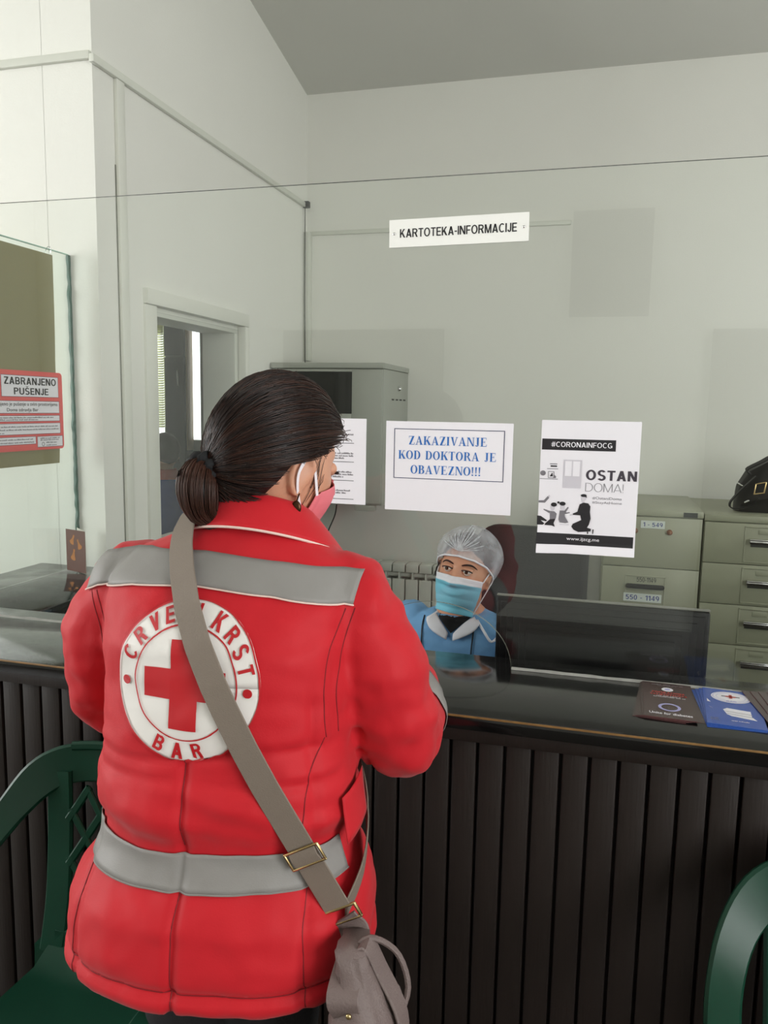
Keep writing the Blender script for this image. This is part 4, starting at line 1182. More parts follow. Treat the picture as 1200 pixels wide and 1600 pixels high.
def add_eyes(root, HM, shut=False, brow=True):
    for s in (1, -1):
        c = Vector((s*0.031, 0.0775, 0.012))
        m = MB().ellipsoid(c, (0.0125, 0.0122, 0.0115), 20, 14, M=HM)
        eye = m.build('eye', M_skin if shut else M_eyew, root)
        if shut:      # lids lowered: only the lash line shows
            MB().tube([HM @ (c+Vector((0.0150*math.cos(a), 0.0125*math.sin(a)**0.5, -0.003-0.002*math.sin(a)))) for a in [PI*(0.04+0.92*k/10) for k in range(11)]], 0.0018, 6).build('eyelash', M_lash, eye)
            continue
        q = MB()
        ctr = c+Vector((0, 0.0112, 0.0005))
        q.add([ctr+Vector((0.0058*math.cos(2*PI*k/20), 0.0012-0.0012*0, 0.0058*math.sin(2*PI*k/20))) for k in range(20)]+[ctr+Vector((0,0.0022,0))], [(k,(k+1)%20,20) for k in range(20)], 0, HM)
        q.build('iris', M_iris, eye)
        up = [c+Vector((0.0165*math.cos(a), 0.0115*math.sin(a)**0.5 if math.sin(a) > 0 else 0, 0.0048*math.sin(a)+0.0008)) for a in [PI*(0.04+0.92*k/10) for k in range(11)]]
        MB().tube([HM @ p for p in up], 0.0019, 6).build('eyelash', M_lash, eye)
        lid = MB(); rr = []
        for k in range(11):
            a = PI*(0.02+0.96*k/10); p = up[k]
            rr.append([HM @ (p+Vector((0,0.0008,0.0002))), HM @ (p+Vector((0,-0.001,0.0035))), HM @ Vector((p.x, p.y-0.006, p.z+0.0075))])
        lid.loft(rr, False, False, closed=False); lid.build('eyelid', M_skin, eye)
        lo = [HM @ (c+Vector((0.0155*math.cos(a), 0.0110*abs(math.sin(a))**0.5, -0.0042*math.sin(a)))) for a in [PI*(0.05+0.9*k/10) for k in range(11)]]
        MB().tube(lo, 0.0013, 6).build('lower_lid', M_skin, eye)
        if brow:
            pts = []
            for k in range(9):
                t = k/8; az = s*R(10+32*t); z = 0.0285+0.007*math.sin(PI*min(1,t*0.9+0.05))-0.006*t*t
                pts.append(HM @ head_radial(az, z, 0.0012))
            MB().tube(pts, [0.0026,0.0034,0.0038,0.0038,0.0036,0.0032,0.0027,0.002,0.0012], 8, flat=0.8).build('eyebrow', M_lash, root)
def strand_mesh(paths, r, sides=3):
    m = MB()
    for P in paths:
        P = [Vector(p) for p in P]; n = len(P); rings = []
        u = Vector((0.3,0.5,0.8))
        for i, p in enumerate(P):
            t = (P[min(n-1,i+1)]-P[max(0,i-1)]).normalized()
            a = (u-u.dot(t)*t).normalized(); b = t.cross(a)
            k = r*(1.0 if 0 < i < n-1 else 0.4)
            rings.append([p+k*(math.cos(2*PI*q/sides)*a+math.sin(2*PI*q/sides)*b) for q in range(sides)])
        m.loft(rings, False, False)
    return m

# ------------------------------------------------------------------ the woman in red at the counter
W = thing('person', 'woman in a red rescue jacket standing at the counter with her back turned', 'person', (-0.55,1.10,0), R(5))
WM = Matrix.Translation((-0.55,1.10,0)) @ Matrix.Rotation(R(5), 4, 'Z')
HC = Vector((0.050,0.095,1.552))
HM = head_matrix(HC, R(35), R(-12), R(3)) @ Matrix.Scale(1.03, 4)
RA = [(0.175,0.045,1.350),(0.222,0.035,1.270),(0.252,0.045,1.180),(0.262,0.085,1.112),(0.255,0.19,1.105),(0.235,0.30,1.110),(0.215,0.385,1.108)]
RR = [0.074,0.072,0.071,0.070,0.069,0.066,0.058]
LA = [(-0.178,0.045,1.352),(-0.228,0.035,1.285),(-0.248,0.045,1.215),(-0.240,0.075,1.145),(-0.19,0.20,1.115),(-0.155,0.30,1.108),(-0.125,0.385,1.106)]
LR = [0.072,0.070,0.068,0.066,0.064,0.062,0.056]
# body: one continuous figure (head, neck, trunk, arms with hands, legs)
b = MB().merge(HEAD, HM)
b.tube([HC+Vector((-0.02,-0.02,-0.07)), (0.025,0.068,1.46), (0.012,0.055,1.36)], [0.052,0.052,0.055], 18)
b.tube([(0.005,0.035,1.33),(0,0.005,1.2),(0,-0.01,1.05),(0,-0.02,0.92)], [0.085,0.112,0.105,0.12], 24)
for A, sd in ((RA, 1), (LA, -1)):
    b.tube(catmull(A, 20), [q[0] for q in catmull([(0.05,),(0.047,),(0.043,),(0.04,),(0.037,),(0.031,),(0.026,)], 20)], 14)
    place_hand(b, (A[-1][0], A[-1][1]+0.03, A[-1][2]-0.018), (-0.25*sd, 1, -0.18), sd, 0.9)
    b.tube([(0.075*sd,-0.02,0.92),(0.070*sd,0.0,0.50),(0.070*sd,-0.01,0.10)], [0.075,0.055,0.042], 16)
    b.tube([(0.07*sd,-0.02,0.06),(0.08*sd,0.14,0.045)], [0.040,0.034], 12)
V, F, N = remesh(b, 0.0052, 1)
from_vf(V, F, 'body', M_skin, W)
# trousers and shoes
b = MB()
b.tube([(0,-0.02,0.88),(0,-0.02,0.82)], [0.135,0.14], 24)
for sd in (1, -1):
    b.tube([(0.075*sd,-0.02,0.88),(0.068*sd,0.0,0.50),(0.070*sd,-0.01,0.09)], [0.095,0.072,0.065], 20)
V, F, N = remesh(b, 0.012, 3)
V = grow(V, N, lambda v, n: 0.005*noise.noise(v*12)+0.003*noise.noise(Vector((v.x*10,v.y*10,v.z*30))))
from_vf(V, F, 'trousers', M_black_cloth, W)
for sd in (1, -1):
    m = MB(); rr = []
    for yy, wx, hh in ((-0.075,0.030,0.06),(-0.06,0.040,0.085),(-0.01,0.043,0.095),(0.06,0.047,0.07),(0.13,0.050,0.05),(0.18,0.042,0.04),(0.20,0.02,0.03)):
        rr.append([(0.075*sd+wx*math.cos(q), yy, max(0.0, hh/2+hh/2*1.15*math.sin(q))+0.001) for q in [2*PI*k/18 for k in range(18)]])
    m.loft(rr).build('shoe', M_shoe, W)
# jacket
TORSO = [(0.788,-0.008,-0.012,0.230,0.184),(0.796,-0.008,-0.012,0.243,0.198),(0.815,-0.008,-0.012,0.247,0.203),(0.86,-0.006,-0.012,0.244,0.198),(0.91,-0.004,-0.012,0.234,0.186),(0.955,-0.002,-0.010,0.217,0.170),(0.985,0,-0.008,0.208,0.162),(1.02,0,-0.006,0.204,0.159),(1.06,0,-0.004,0.202,0.158),(1.12,0,-0.002,0.201,0.156),
         (1.18,0,0.0,0.201,0.154),(1.25,0,0.002,0.202,0.151),(1.30,0,0.006,0.202,0.145),(1.345,0,0.014,0.200,0.134),(1.385,0.002,0.026,0.190,0.118),(1.415,0.006,0.038,0.165,0.105),(1.44,0.012,0.050,0.130,0.092),(1.462,0.018,0.062,0.098,0.083),(1.482,0.024,0.070,0.080,0.077),(1.50,0.028,0.076,0.070,0.070)]
tor = MB().loft([ellring(*r) for r in TORSO])
TOR_BVH = BVHTree.FromPolygons([Vector(v) for v in tor.v], tor.f)
jk = MB().merge(tor)
jk.tube(catmull(RA, 30), [q[0] for q in catmull([(r,) for r in RR], 30)], 22)
jk.tube(catmull(LA, 30), [q[0] for q in catmull([(r,) for r in LR], 30)], 22)
V, F, N = remesh(jk, 0.0065, 4)
def jdisp(v, n):
    x, y, z = v
    arm = sstep(0.20, 0.235, abs(x))*(1 if z > 1.02 else 0)
    if y > 0.2: arm = 1
    d = 0.008*noise.noise(Vector((x*6, y*6, z*9))) + 0.005*noise.noise(Vector((x*10+5, y*10, z*22+3))) + 0.0022*noise.noise(Vector((x*30, y*30, z*38)))
    d += arm*(0.010*noise.noise(Vector((x*12+4, y*10, z*15))) + 0.006*noise.noise(Vector((x*24, y*20, z*26))))
    if arm < 0.5:
        bk = sstep(0.1, 0.5, -n.y)
        d -= bk*0.0075*gauss(x+0.012+0.004*noise.noise((0,0,z*6)), 0.0045)*(1 if z < 1.142 else 0)
        for xs in (0.166, -0.178):
            d -= bk*0.0042*gauss(x-xs-0.02*(1.0-z)*(1 if xs > 0 else -1)*0.5, 0.0045)*sstep(1.27,1.2,z)
        d -= 0.0075*gauss(z-0.826, 0.0045) + 0.008*gauss(z-0.985, 0.030)
        d += 0.007*gauss(z-0.885, 0.035) + 0.006*gauss(z-1.075, 0.028) + 0.004*gauss(z-0.806, 0.010)
        # soft folds across the waist and the quilt line under the badge
        d += 0.011*noise.noise(Vector((x*5+9, 0.0, z*30+x*6)))*gauss(z-1.06, 0.06)
        d -= 0.0045*gauss(z-1.150-0.012*math.sin(x*14), 0.005)*bk
        d -= 0.004*gauss(z-1.115+0.03*abs(x), 0.005)*bk*sstep(-0.02, 0.05, abs(x+0.012))
        d -= 0.003*gauss(abs(x)-0.187-0.01*(1.3-z), 0.0045)*sstep(1.12,1.16,z)*bk
    return d
V = grow(V, N, jdisp)
M_red = mat('red_jacket_fabric', (194,28,39), 0.6, var=0.05, vscale=14, sheen=0.1, bump=0.06, bscale=420, spec=0.22)
JK = from_vf(V, F, 'jacket', M_red, W)
JBVH = BVHTree.FromPolygons([Vector(v) for v in V], F)
def back(x, z, off=0.0025):
    h = JBVH.ray_cast(Vector((x, -1, z)), Vector((0, 1, 0)))
    if h[0] is None:
        h = JBVH.find_nearest(Vector((x, -0.1, z)))
    n = h[1]
    if n.y > 0: n = -n
    return h[0]+Vector((n.x*off, min(n.y, -0.25)*off, n.z*off))
def cyl(phi, z, off=0.003, bvh=None, c=(0,-0.01)):
    """point on the jacket at angle phi round the trunk (0 = back, + towards her right)"""
    d = Vector((math.sin(phi), -math.cos(phi), 0))
    h = (bvh or JBVH).ray_cast(Vector((c[0], c[1], z))+d*0.6, -d)
    return h[0]+d*off
M_refl = mat('grey_reflective_tape', (136,133,130), 0.55, metal=0.0, var=0.04, vscale=30, bump=0.08, bscale=500)
M_pipe = mat('cream_piping', (232,205,196), 0.6, var=0.03)
def grid_patch(fn, nu, nv, name, mt, parent, wobble=0.0):
    Vv = []; Fc = []
    for j in range(nv+1):
        for i in range(nu+1): Vv.append(fn(i/nu, j/nv))
    for j in range(nv):
        for i in range(nu):
            a = j*(nu+1)+i; Fc.append((a, a+1, a+nu+2, a+nu+1))
    m = MB().add(Vv, Fc)
    o = m.build(name, mt, parent, 180)
    md = o.modifiers.new('thickness', 'SOLIDIFY'); md.thickness = 0.0012; md.offset = -1
    return o
bt = [(-0.235,1.400),(-0.21,1.411),(-0.12,1.427),(-0.02,1.430),(0.1,1.420),(0.214,1.402)]
bb = [(-0.235,1.352),(-0.21,1.364),(-0.12,1.381),(-0.02,1.386),(0.1,1.375),(0.214,1.356)]
def band_pt(u, v):
    x = -0.222+0.434*u; x2 = -0.238+0.442*u
    xx = x+(x2-x)*(1-v)
    return back(xx, interp(bb, xx)*(1-v)+interp(bt, xx)*v, 0.004)
grid_patch(band_pt, 60, 8, 'reflective_band', M_refl, JK)
MB().tube([band_pt(k/60, 0)+Vector((0,-0.0015,-0.001)) for k in range(61)], 0.0014, 6).build('band_piping', M_pipe, JK)
def waist_pt(u, v):
    ph = R(-150+226*u)
    return cyl(ph, 0.962+0.049*v+0.003*math.sin(ph*3), 0.0045)
grid_patch(waist_pt, 110, 8, 'reflective_band', M_refl, JK)
MB().tube([waist_pt(k/110, 0)+Vector((0,0,-0.001)) for k in range(111)], 0.0014, 6).build('band_piping', M_refl, JK)
def sleeve_band(A, Rr, t0, t1, name):
    C = catmull(A, 60); Q = [q[0] for q in catmull([(r,) for r in Rr], 60)]
    def fn(u, v):
        t = (t0+(t1-t0)*v)*59; k = int(t); c = Vector(C[k]).lerp(Vector(C[min(59,k+1)]), t-k)
        T = (Vector(C[min(59,k+2)])-Vector(C[max(0,k-2)])).normalized()
        a = T.cross(Vector((0,0,1))).normalized(); bq = T.cross(a)
        d = a*math.cos(2*PI*u)+bq*math.sin(2*PI*u)
        h = JBVH.ray_cast(c+d*0.2, -d, 0.2)
        return (h[0] if h[0] is not None else c+d*Q[k])+d*0.004
    grid_patch(fn, 40, 5, name, M_refl, JK)
sleeve_band(RA, RR, 0.66, 0.80, 'reflective_band')
sleeve_band(LA, LR, 0.66, 0.80, 'reflective_band')
# round badge on the back
EX, EZ, ER = -0.012, 1.258, 0.110
M_badge = mat('white_badge_fabric', (232,228,224), 0.5, var=0.02, vscale=20)
M_badger = mat('badge_red', (186,22,32), 0.5, var=0.04)
def disc_pt(u, v): return back(EX+ER*v*math.cos(2*PI*u), EZ+ER*1.02*v*math.sin(2*PI*u), 0.0035)
grid_patch(lambda u, v: disc_pt(u, max(v, 0.001)), 64, 22, 'badge_disc', M_badge, JK)
em = MB()
def bring(r0, r1):
    n = 96; Vv = []
    for r in (r0, r1): Vv += [back(EX+r*math.cos(2*PI*k/n), EZ+1.02*r*math.sin(2*PI*k/n), 0.0052) for k in range(n)]
    em.add(Vv, [(k,(k+1)%n,n+(k+1)%n,n+k) for k in range(n)])
bring(0.1078, 0.1100); bring(0.0765, 0.0785)
em.build('badge_ring', M_badger, JK, 180)
cr = MB()
def crect(x0, z0, x1, z1):
    n1, n2 = max(2, int((x1-x0)/0.006)), max(2, int((z1-z0)/0.006)); Vv = []
    for j in range(n2+1):
        for i in range(n1+1): Vv.append(back(EX+x0+(x1-x0)*i/n1, EZ+z0+(z1-z0)*j/n2, 0.0055))
    cr.add(Vv, [(j*(n1+1)+i, j*(n1+1)+i+1, (j+1)*(n1+1)+i+1, (j+1)*(n1+1)+i) for j in range(n2) for i in range(n1)])
crect(-0.021,-0.064,0.021,0.060); crect(-0.062,-0.023,-0.021,0.020); crect(0.021,-0.023,0.062,0.020)
cr.build('badge_cross', M_badger, JK, 180)
def arc_text(s, r, a0, a1, flip=False):
    ws = [sans(c, 0.2)[1]+0.16 for c in s]; tot = sum(ws)-0.16; acc = 0
    for ch, w_ in zip(s, ws):
        P, W_ = sans(ch, 0.2)
        a = R(a0+(a1-a0)*(acc+W_/2)/tot); acc += w_
        if not P: continue
        lt = MB(); hgt = 0.0225
        for poly in P:
            Vv = []
            for (px, py) in poly:
                px = (px-W_/2)*hgt*1.02; py = (py-0.5)*hgt
                if not flip: ux, uz, tx, tz = math.cos(a), math.sin(a), math.sin(a), -math.cos(a)
                else: ux, uz, tx, tz = -math.cos(a), -math.sin(a), -math.sin(a), math.cos(a)
                Vv.append(back(EX+r*math.cos(a)+px*tx+py*ux, EZ+1.02*r*math.sin(a)+px*tz+py*uz, 0.0056))
            lt.add(Vv, [tuple(range(len(Vv)))])
        lt.build('badge_letter', M_badger, JK, 0)
arc_text('CRVENI KRST', 0.0930, 164, 9)
arc_text('BAR', 0.0930, 240, 290, True)
for a in (183, -4):
    c = (EX+0.0930*math.cos(R(a)), EZ+0.0930*math.sin(R(a)))
    MB().add([back(c[0]+0.0068*math.cos(2*PI*k/16), c[1]+0.0068*math.sin(2*PI*k/16), 0.0056) for k in range(16)], [tuple(range(16))]).build('badge_dot', M_badger, JK, 0)
# stitched seams
M_seam = mat('dark_red_seam', (128,14,24), 0.7, var=0.1)
def seam(P, n=40):
    MB().tube([back(x, z, -0.0002) for x, z in catmull(P, n)], 0.0011, 6).build('seam', M_seam, JK)
seam([(-0.012,1.145),(-0.013,1.07),(-0.012,1.02)]); seam([(-0.012,0.958),(-0.014,0.90),(-0.012,0.80)])
seam([(0.207,1.352),(0.193,1.30),(0.188,1.24),(0.190,1.17)]); seam([(0.194,1.352),(0.180,1.30),(0.175,1.24),(0.178,1.17)])
seam([(-0.226,1.352),(-0.208,1.30),(-0.196,1.24)]); seam([(-0.214,1.354),(-0.196,1.30),(-0.186,1.24)])
seam([(0.176,1.17),(0.160,1.12),(0.156,1.02)]); seam([(0.162,0.958),(0.168,0.88),(0.172,0.80)])
seam([(-0.178,0.958),(-0.188,0.88),(-0.190,0.80)])
seam([(-0.205,0.826),(-0.1,0.827),(0.0,0.826),(0.1,0.827),(0.21,0.826)], 70)
# collar with cream piping
def collar_pt(phi, v):
    c = Vector((0.028, 0.075, 0))
    f = (1-math.cos(phi))/2            # 0 back, 1 front
    prof = [(0.060,1.498),(0.066,1.512),(0.074,1.518),(0.086,1.508),(0.102,1.488),(0.116,1.468)]
    t = v*(len(prof)-1); k = min(int(t), len(prof)-2); u = t-k
    r = prof[k][0]*(1-u)+prof[k+1][0]*u; z = prof[k][1]*(1-u)+prof[k+1][1]*u
    r *= 1+0.30*f*v
    z -= f*(0.040+0.055*v) + 0.006*v*math.sin(phi)
    return c+Vector((math.sin(phi)*r*1.02, -math.cos(phi)*r, z))
def collar_fn(u, v): return collar_pt(R(-140+285*u), v)
o = grid_patch(collar_fn, 60, 12, 'collar', M_red, JK); o.modifiers[0].thickness = 0.004
MB().tube([collar_fn(k/60, 1.0) for k in range(61)], 0.0021, 6).build('collar_piping', M_pipe, JK)
# side pocket flap with its cord
grid_patch(lambda u, v: cyl(R(72+22*u), 1.075-0.070*v+0.015*u, 0.014+0.006*v, TOR_BVH), 8, 8, 'pocket_flap', M_red, JK)
# hair
hm = hair_cap(rad=(0.093,0.117,0.128), cen=(0,-0.012,0.016))
hr = MB().merge(hm, HM).build('hair', M_hair, W, 180)
TIE = Vector((-0.014,-0.124,-0.028))
paths = []
RADH, CENH = (0.094,0.1185,0.1295), Vector((0,-0.012,0.016))
def surf(dv, k):
    d = dv.normalized(); return CENH+Vector((d.x*RADH[0], d.y*RADH[1], d.z*RADH[2]))*k
tdir = Vector(((TIE.x-CENH.x)/RADH[0], (TIE.y-CENH.y)/RADH[1], (TIE.z-CENH.z)/RADH[2])).normalized()
def strand(d0, k0, n=11, wob=0.0):
    ang = d0.angle(tdir); ax = d0.cross(tdir)
    if ax.length < 1e-4: return None
    ax.normalize(); P = []; ph = random.uniform(0, 9)
    for i in range(n):
        t = i/(n-1)
        d = Matrix.Rotation(ang*t, 3, ax) @ d0
        sag = 0.0
        d = Vector((d.x, d.y, d.z-sag))
        k = k0*(1+0.012*math.sin(t*7+ph)*wob) - 0.05*max(0, t-0.85)/0.15
        P.append(HM @ surf(d, k))
    return P
for q in range(3600):
    az = random.uniform(-PI, PI); dg = abs(math.degrees(az))
    e0 = math.asin(max(-0.97, min(0.97, (interp(HAIRLINE, dg)-CENH.z)/RADH[2])))
    el = e0+(PI/2-e0)*(random.random()**1.6 if random.random() < 0.55 else random.random())
    d0 = Vector((math.sin(az)*math.cos(el), math.cos(az)*math.cos(el), math.sin(el)))
    P = strand(d0, random.uniform(0.990, 1.024), wob=1.0)
    if P: paths.append(P)
strand_mesh(paths[:2300], 0.0009).build('hair_strands', M_hair, W, 180)['kind'] = 'stuff'
strand_mesh(paths[2300:], 0.0008).build('hair_strands', M_hair2, W, 180)['kind'] = 'stuff'
# fine stray hairs over forehead, temple and crown
paths = []
for q in range(70):
    az = R(random.uniform(20, 100)) if q < 40 else random.uniform(-PI, PI); dg = abs(math.degrees(az))
    e0 = math.asin(max(-0.9, min(0.9, (interp(HAIRLINE, dg)-CENH.z)/RADH[2])))
    el = e0+random.uniform(0.0, 0.12) if q < 40 else random.uniform(0.6, 1.4)
    p = surf(Vector((math.sin(az)*math.cos(el), math.cos(az)*math.cos(el), math.sin(el))), 1.0)
    dd = Vector((random.uniform(-0.4,0.7), random.uniform(-0.2,0.5), random.uniform(-0.9,0.3)))*0.014
    out = (p-CENH).normalized()*random.uniform(0.002, 0.010)
    paths.append([HM @ p, HM @ (p+out*0.7+dd*0.35), HM @ (p+out+dd*0.7), HM @ (p+out*0.8+dd)])
for q in range(9):   # sideburn wisps in front of the ear
    z0 = random.uniform(-0.03, 0.03); a = R(random.uniform(64, 80))
    P = [head_radial(a, z0, 0.003)]
    for i in range(1, 5): P.append(head_radial(a+R(random.uniform(-2,2)+i*0.8), z0-0.012*i, 0.0025))
    paths.append([HM @ p for p in P])
for q in range(46):   # wisps at the nape
    z0 = random.uniform(-0.07, -0.045); a = R(random.uniform(105, 165))
    P = [head_radial(a, z0, 0.004)]
    for i in range(1, 5): P.append(P[-1]+Vector((random.uniform(-0.004,0.004), -0.004, -0.012)))
    paths.append([HM @ p for p in P])
strand_mesh(paths, 0.0006).build('stray_hairs', M_hair2, W, 180)['kind'] = 'stuff'
# low tail held by a dark scrunchie
tw = HM @ TIE
tail = catmull([tw, tw+Vector((-0.006,-0.014,-0.008)), tw+Vector((-0.004,-0.020,-0.036)), tw+Vector((0.004,-0.012,-0.066)), tw+Vector((0.030,0.000,-0.090))], 16)
trad = [0.016,0.018,0.021,0.024,0.027,0.029,0.030,0.030,0.029,0.028,0.026,0.024,0.020,0.016,0.012,0.007]
MB().tube(tail, [r*0.92 for r in trad], 16).build('ponytail', M_hair, W, 180)
paths = []
for q in range(420):
    a = random.uniform(0, 2*PI); rr = random.uniform(0.86, 1.06); tw_ = random.uniform(0.2, 0.7); P = []
    for i in range(16):
        t = Vector(tail[min(15,i+1)])-Vector(tail[max(0,i-1)]); t.normalize()
        u = Vector((1,0,0)); u = (u-u.dot(t)*t).normalized(); v = t.cross(u); aa = a+tw_*i/15
        P.append(Vector(tail[i])+(u*math.cos(aa)+v*math.sin(aa))*trad[i]*rr)
    paths.append(P[:random.randint(13,16)])
strand_mesh(paths, 0.0011).build('ponytail_strands', M_hair2, W, 180)['kind'] = 'stuff'
m = MB(); n = 40
tn = (Vector(tail[2])-Vector(tail[0])).normalized(); u = tn.orthogonal().normalized(); v = tn.cross(u)
cen = Vector(tail[1])
rr = []
for i in range(n):
    a = 2*PI*i/n; d = u*math.cos(a)+v*math.sin(a); w = 0.009+0.004*math.sin(9*a)+0.002*math.sin(14*a+1)
    c = cen+d*0.020
    rr.append([c+d*w*math.cos(q)+tn*w*1.2*math.sin(q) for q in [2*PI*k/8 for k in range(8)]])
rr.append(rr[0]); m.loft(rr, False, False).build('scrunchie', mat('black_scrunchie_cloth', (16,17,20), 0.85, var=0.25, vscale=60), W, 180)
# face details, mask, earrings
add_eyes(W, HM, True)
M_pink = mat('pink_mask_cloth', (226,120,130), 0.75, var=0.05, vscale=40, bump=0.1, bscale=400)
def mask_pt(u, v):
    az = R(-72+144*u); s = abs(az)/R(72)
    zt = 0.000-0.034*s**1.2; zb = -0.112+0.036*s**1.5
    z = zt+(zb-zt)*v
    tent = 0.010*(1-s*s)*math.sin(PI*min(1,max(0,v*0.9+0.08)))+0.004+0.004*(1 if abs(u-0.5) > 0.44 else 0)
    zc_ = max(z, -0.100)
    p = head_radial(az, zc_, tent)
    if z < zc_: p = p+Vector((0,-0.25*(zc_-z),z-zc_))
    if v < 0.15 and s < 0.25: p.y = max(p.y, 0.098)
    return HM @ p
grid_patch(mask_pt, 40, 20, 'face_mask', M_pink, W)
for s in (1, -1):
    a1, a0 = HM @ head_radial(s*R(70), -0.034, 0.008), HM @ head_radial(s*R(70), -0.074, 0.008)
    e1, e2, e3 = HM @ Vector((s*0.082,-0.004,0.022)), HM @ Vector((s*0.086,-0.026,0.0)), HM @ Vector((s*0.080,-0.018,-0.032))
    pth = catmull([a1, e1, e2, e3, a0], 22)
    MB().sweep(pth, 0.0055, [HM.to_3x3() @ Vector((0,0.6,0.8))]*22, 0.0014).build('ear_loop', M_loop, W)
    ec = HM @ Vector((s*0.080,-0.016,-0.050))
    m = MB().tube([HM @ Vector((s*0.079,-0.013,-0.036)), ec], 0.0012, 6); m.ellipsoid(ec+Vector((0,0,-0.008)), (0.008,0.004,0.011), 14, 10)
    m.build('earring', mat('dark_bronze', (70,44,26), 0.3, metal=0.8, var=0.3, vscale=90), W)

# ------------------------------------------------------------------ shoulder bag with its strap
BG = thing('shoulder_bag', 'taupe leather shoulder bag slung across the back of the red jacket', 'bag', (-0.55,1.10,0), R(5))
M_taupe = mat('taupe_leather', (112,97,94), 0.55, var=0.08, vscale=25, bump=0.35, bscale=330)
M_strap = mat('taupe_woven_strap', (124,112,101), 0.7, var=0.05, vscale=40, bump=0.2, bscale=600)
A_, B_ = Vector((-0.060,0,1.45)), Vector((0.212,0,0.930))
dv = (B_-A_).normalized(); wv = Vector((-dv.z,0,dv.x))
cc = Vector((0.076,0.0,1.19))
NA = 180; rad = []
for i in range(NA):
    a = 2*PI*i/NA; d = -dv*math.cos(a)+Vector((0,-1,0))*math.sin(a)     # 0 = towards the shoulder, 90 = back
    best = 0
    for off in (-0.021, -0.01, 0, 0.01, 0.021):
        o = cc+wv*off
        h = JBVH.ray_cast(o+d*0.0, d, 1.0) if False else TOR_BVH.ray_cast(o+d*1.0, -d, 1.0)
        if h[0] is not None: best = max(best, (h[0]-o).length)
    rad.append(best+0.013)
for it in range(400):
    for i in range(NA):
        r0, r1 = rad[i-1], rad[(i+1)%NA]; da = 2*PI/NA
        chord = r0*r1*math.sin(2*da)/(r0*math.sin(da)+r1*math.sin(da))
        if chord > rad[i]: rad[i] = chord
def strap_pt(i):
    a = 2*PI*(i % NA)/NA; d = -dv*math.cos(a)+Vector((0,-1,0))*math.sin(a); return cc+d*rad[i % NA], d
# from the hip at the back, over the shoulder, down the front
seq = [i for i in range(NA) if True]
seq = list(range(86, 0, -1))+list(range(0, -88, -1))
# keep the back run taut and stop at the ring near the hip
pts = []; wvs = []
for i in seq:
    p, d = strap_pt(i)
    pts.append(p); wvs.append(wv)
ps = [k for k, p in enumerate(pts) if (p.y > 0 and p.z > 1.12) or (p.y <= 0 and k < 100 and (p-A_).dot(dv) < (B_-A_).length+0.005)]
pts = [pts[k] for k in ps]; wvs = [wvs[k] for k in ps]
# the front run comes round the hip to the bag
tail_ = catmull([pts[-1], cyl(R(128), 1.075, 0.012, TOR_BVH), cyl(R(104), 1.00, 0.014, TOR_BVH), cyl(R(82), 0.955, 0.016, TOR_BVH), cyl(R(64), 0.925, 0.020, TOR_BVH)], 22)[1:]
pts += [Vector(q) for q in tail_]; wvs += [wv.lerp(Vector((0.1,-0.35,0.93)), min(1, k/10)) for k in range(len(tail_))]
MB().sweep(pts, 0.042, wvs, 0.0028).build('strap', M_strap, BG)
e0 = pts[0]
# slider buckle part-way along the back run
def at_len(L):
    acc = 0
    for a, b_ in zip(pts, pts[1:]):
        s = (b_-a).length
        if acc+s >= L: return a.lerp(b_, (L-acc)/s), (b_-a).normalized()
        acc += s
    return pts[-1], dv
p, tdir_ = at_len(0.098)
nrm = tdir_.cross(wv).normalized()
if nrm.y > 0: nrm = -nrm
m = MB()
c4 = [p+wv*sx*0.0265+tdir_*sy*0.0135+nrm*0.0035 for sx, sy in ((1,1),(-1,1),(-1,-1),(1,-1))]
for k in range(4): m.tube([c4[k], c4[(k+1)%4]], 0.0021, 8)
m.build('slider_buckle', M_gold, BG)
MB().sweep([p+tdir_*0.013+nrm*0.003, p+nrm*0.0062, p-tdir_*0.013+nrm*0.003], 0.042, [wv]*3, 0.0025).build('strap_fold', M_strap, BG)
# ring joining strap and bag
tb = (pts[0]-pts[2]).normalized()
m = MB(); rc = e0+tb*0.010
nrm = tb.cross(wv).normalized()
c4 = [rc+wv*sx*0.027+tb*sy*0.011 for sx, sy in ((1,1),(-1,1),(-1,-1),(1,-1))]
for k in range(4): m.tube([c4[k], c4[(k+1)%4]], 0.0026, 8)
m.build('ring', M_gold, BG)
# body of the bag, hanging slouched at the hip
BC = Vector((0.240,-0.158,rc.z-0.018))
rings = []
for k in range(24):
    t = k/23; z = -0.44*t
    wx = 0.022+0.028*sstep(0,0.30,t)+0.008*sstep(0.5,0.9,t); wy = 0.036+0.036*sstep(0,0.3,t)
    ox = 0.046*t+0.007*math.sin(t*7); oy = 0.010*t
    rg = []
    for i in range(40):
        q = 2*PI*i/40; c, s = math.cos(q), math.sin(q)
        kx = math.copysign(abs(c)**0.75, c); ky = math.copysign(abs(s)**0.75, s)
        p = Vector((BC.x+ox+wx*kx, BC.y+oy+wy*ky, BC.z+z))
        p += Vector((kx, ky, 0))*(0.008*noise.noise(Vector((q*1.3, t*5, 1)))+0.006*noise.noise(Vector((q*2.6, t*11, 7))))
        rg.append(p)
    rings.append(rg)
MB().loft(rings).build('bag_body', M_taupe, BG, 180)
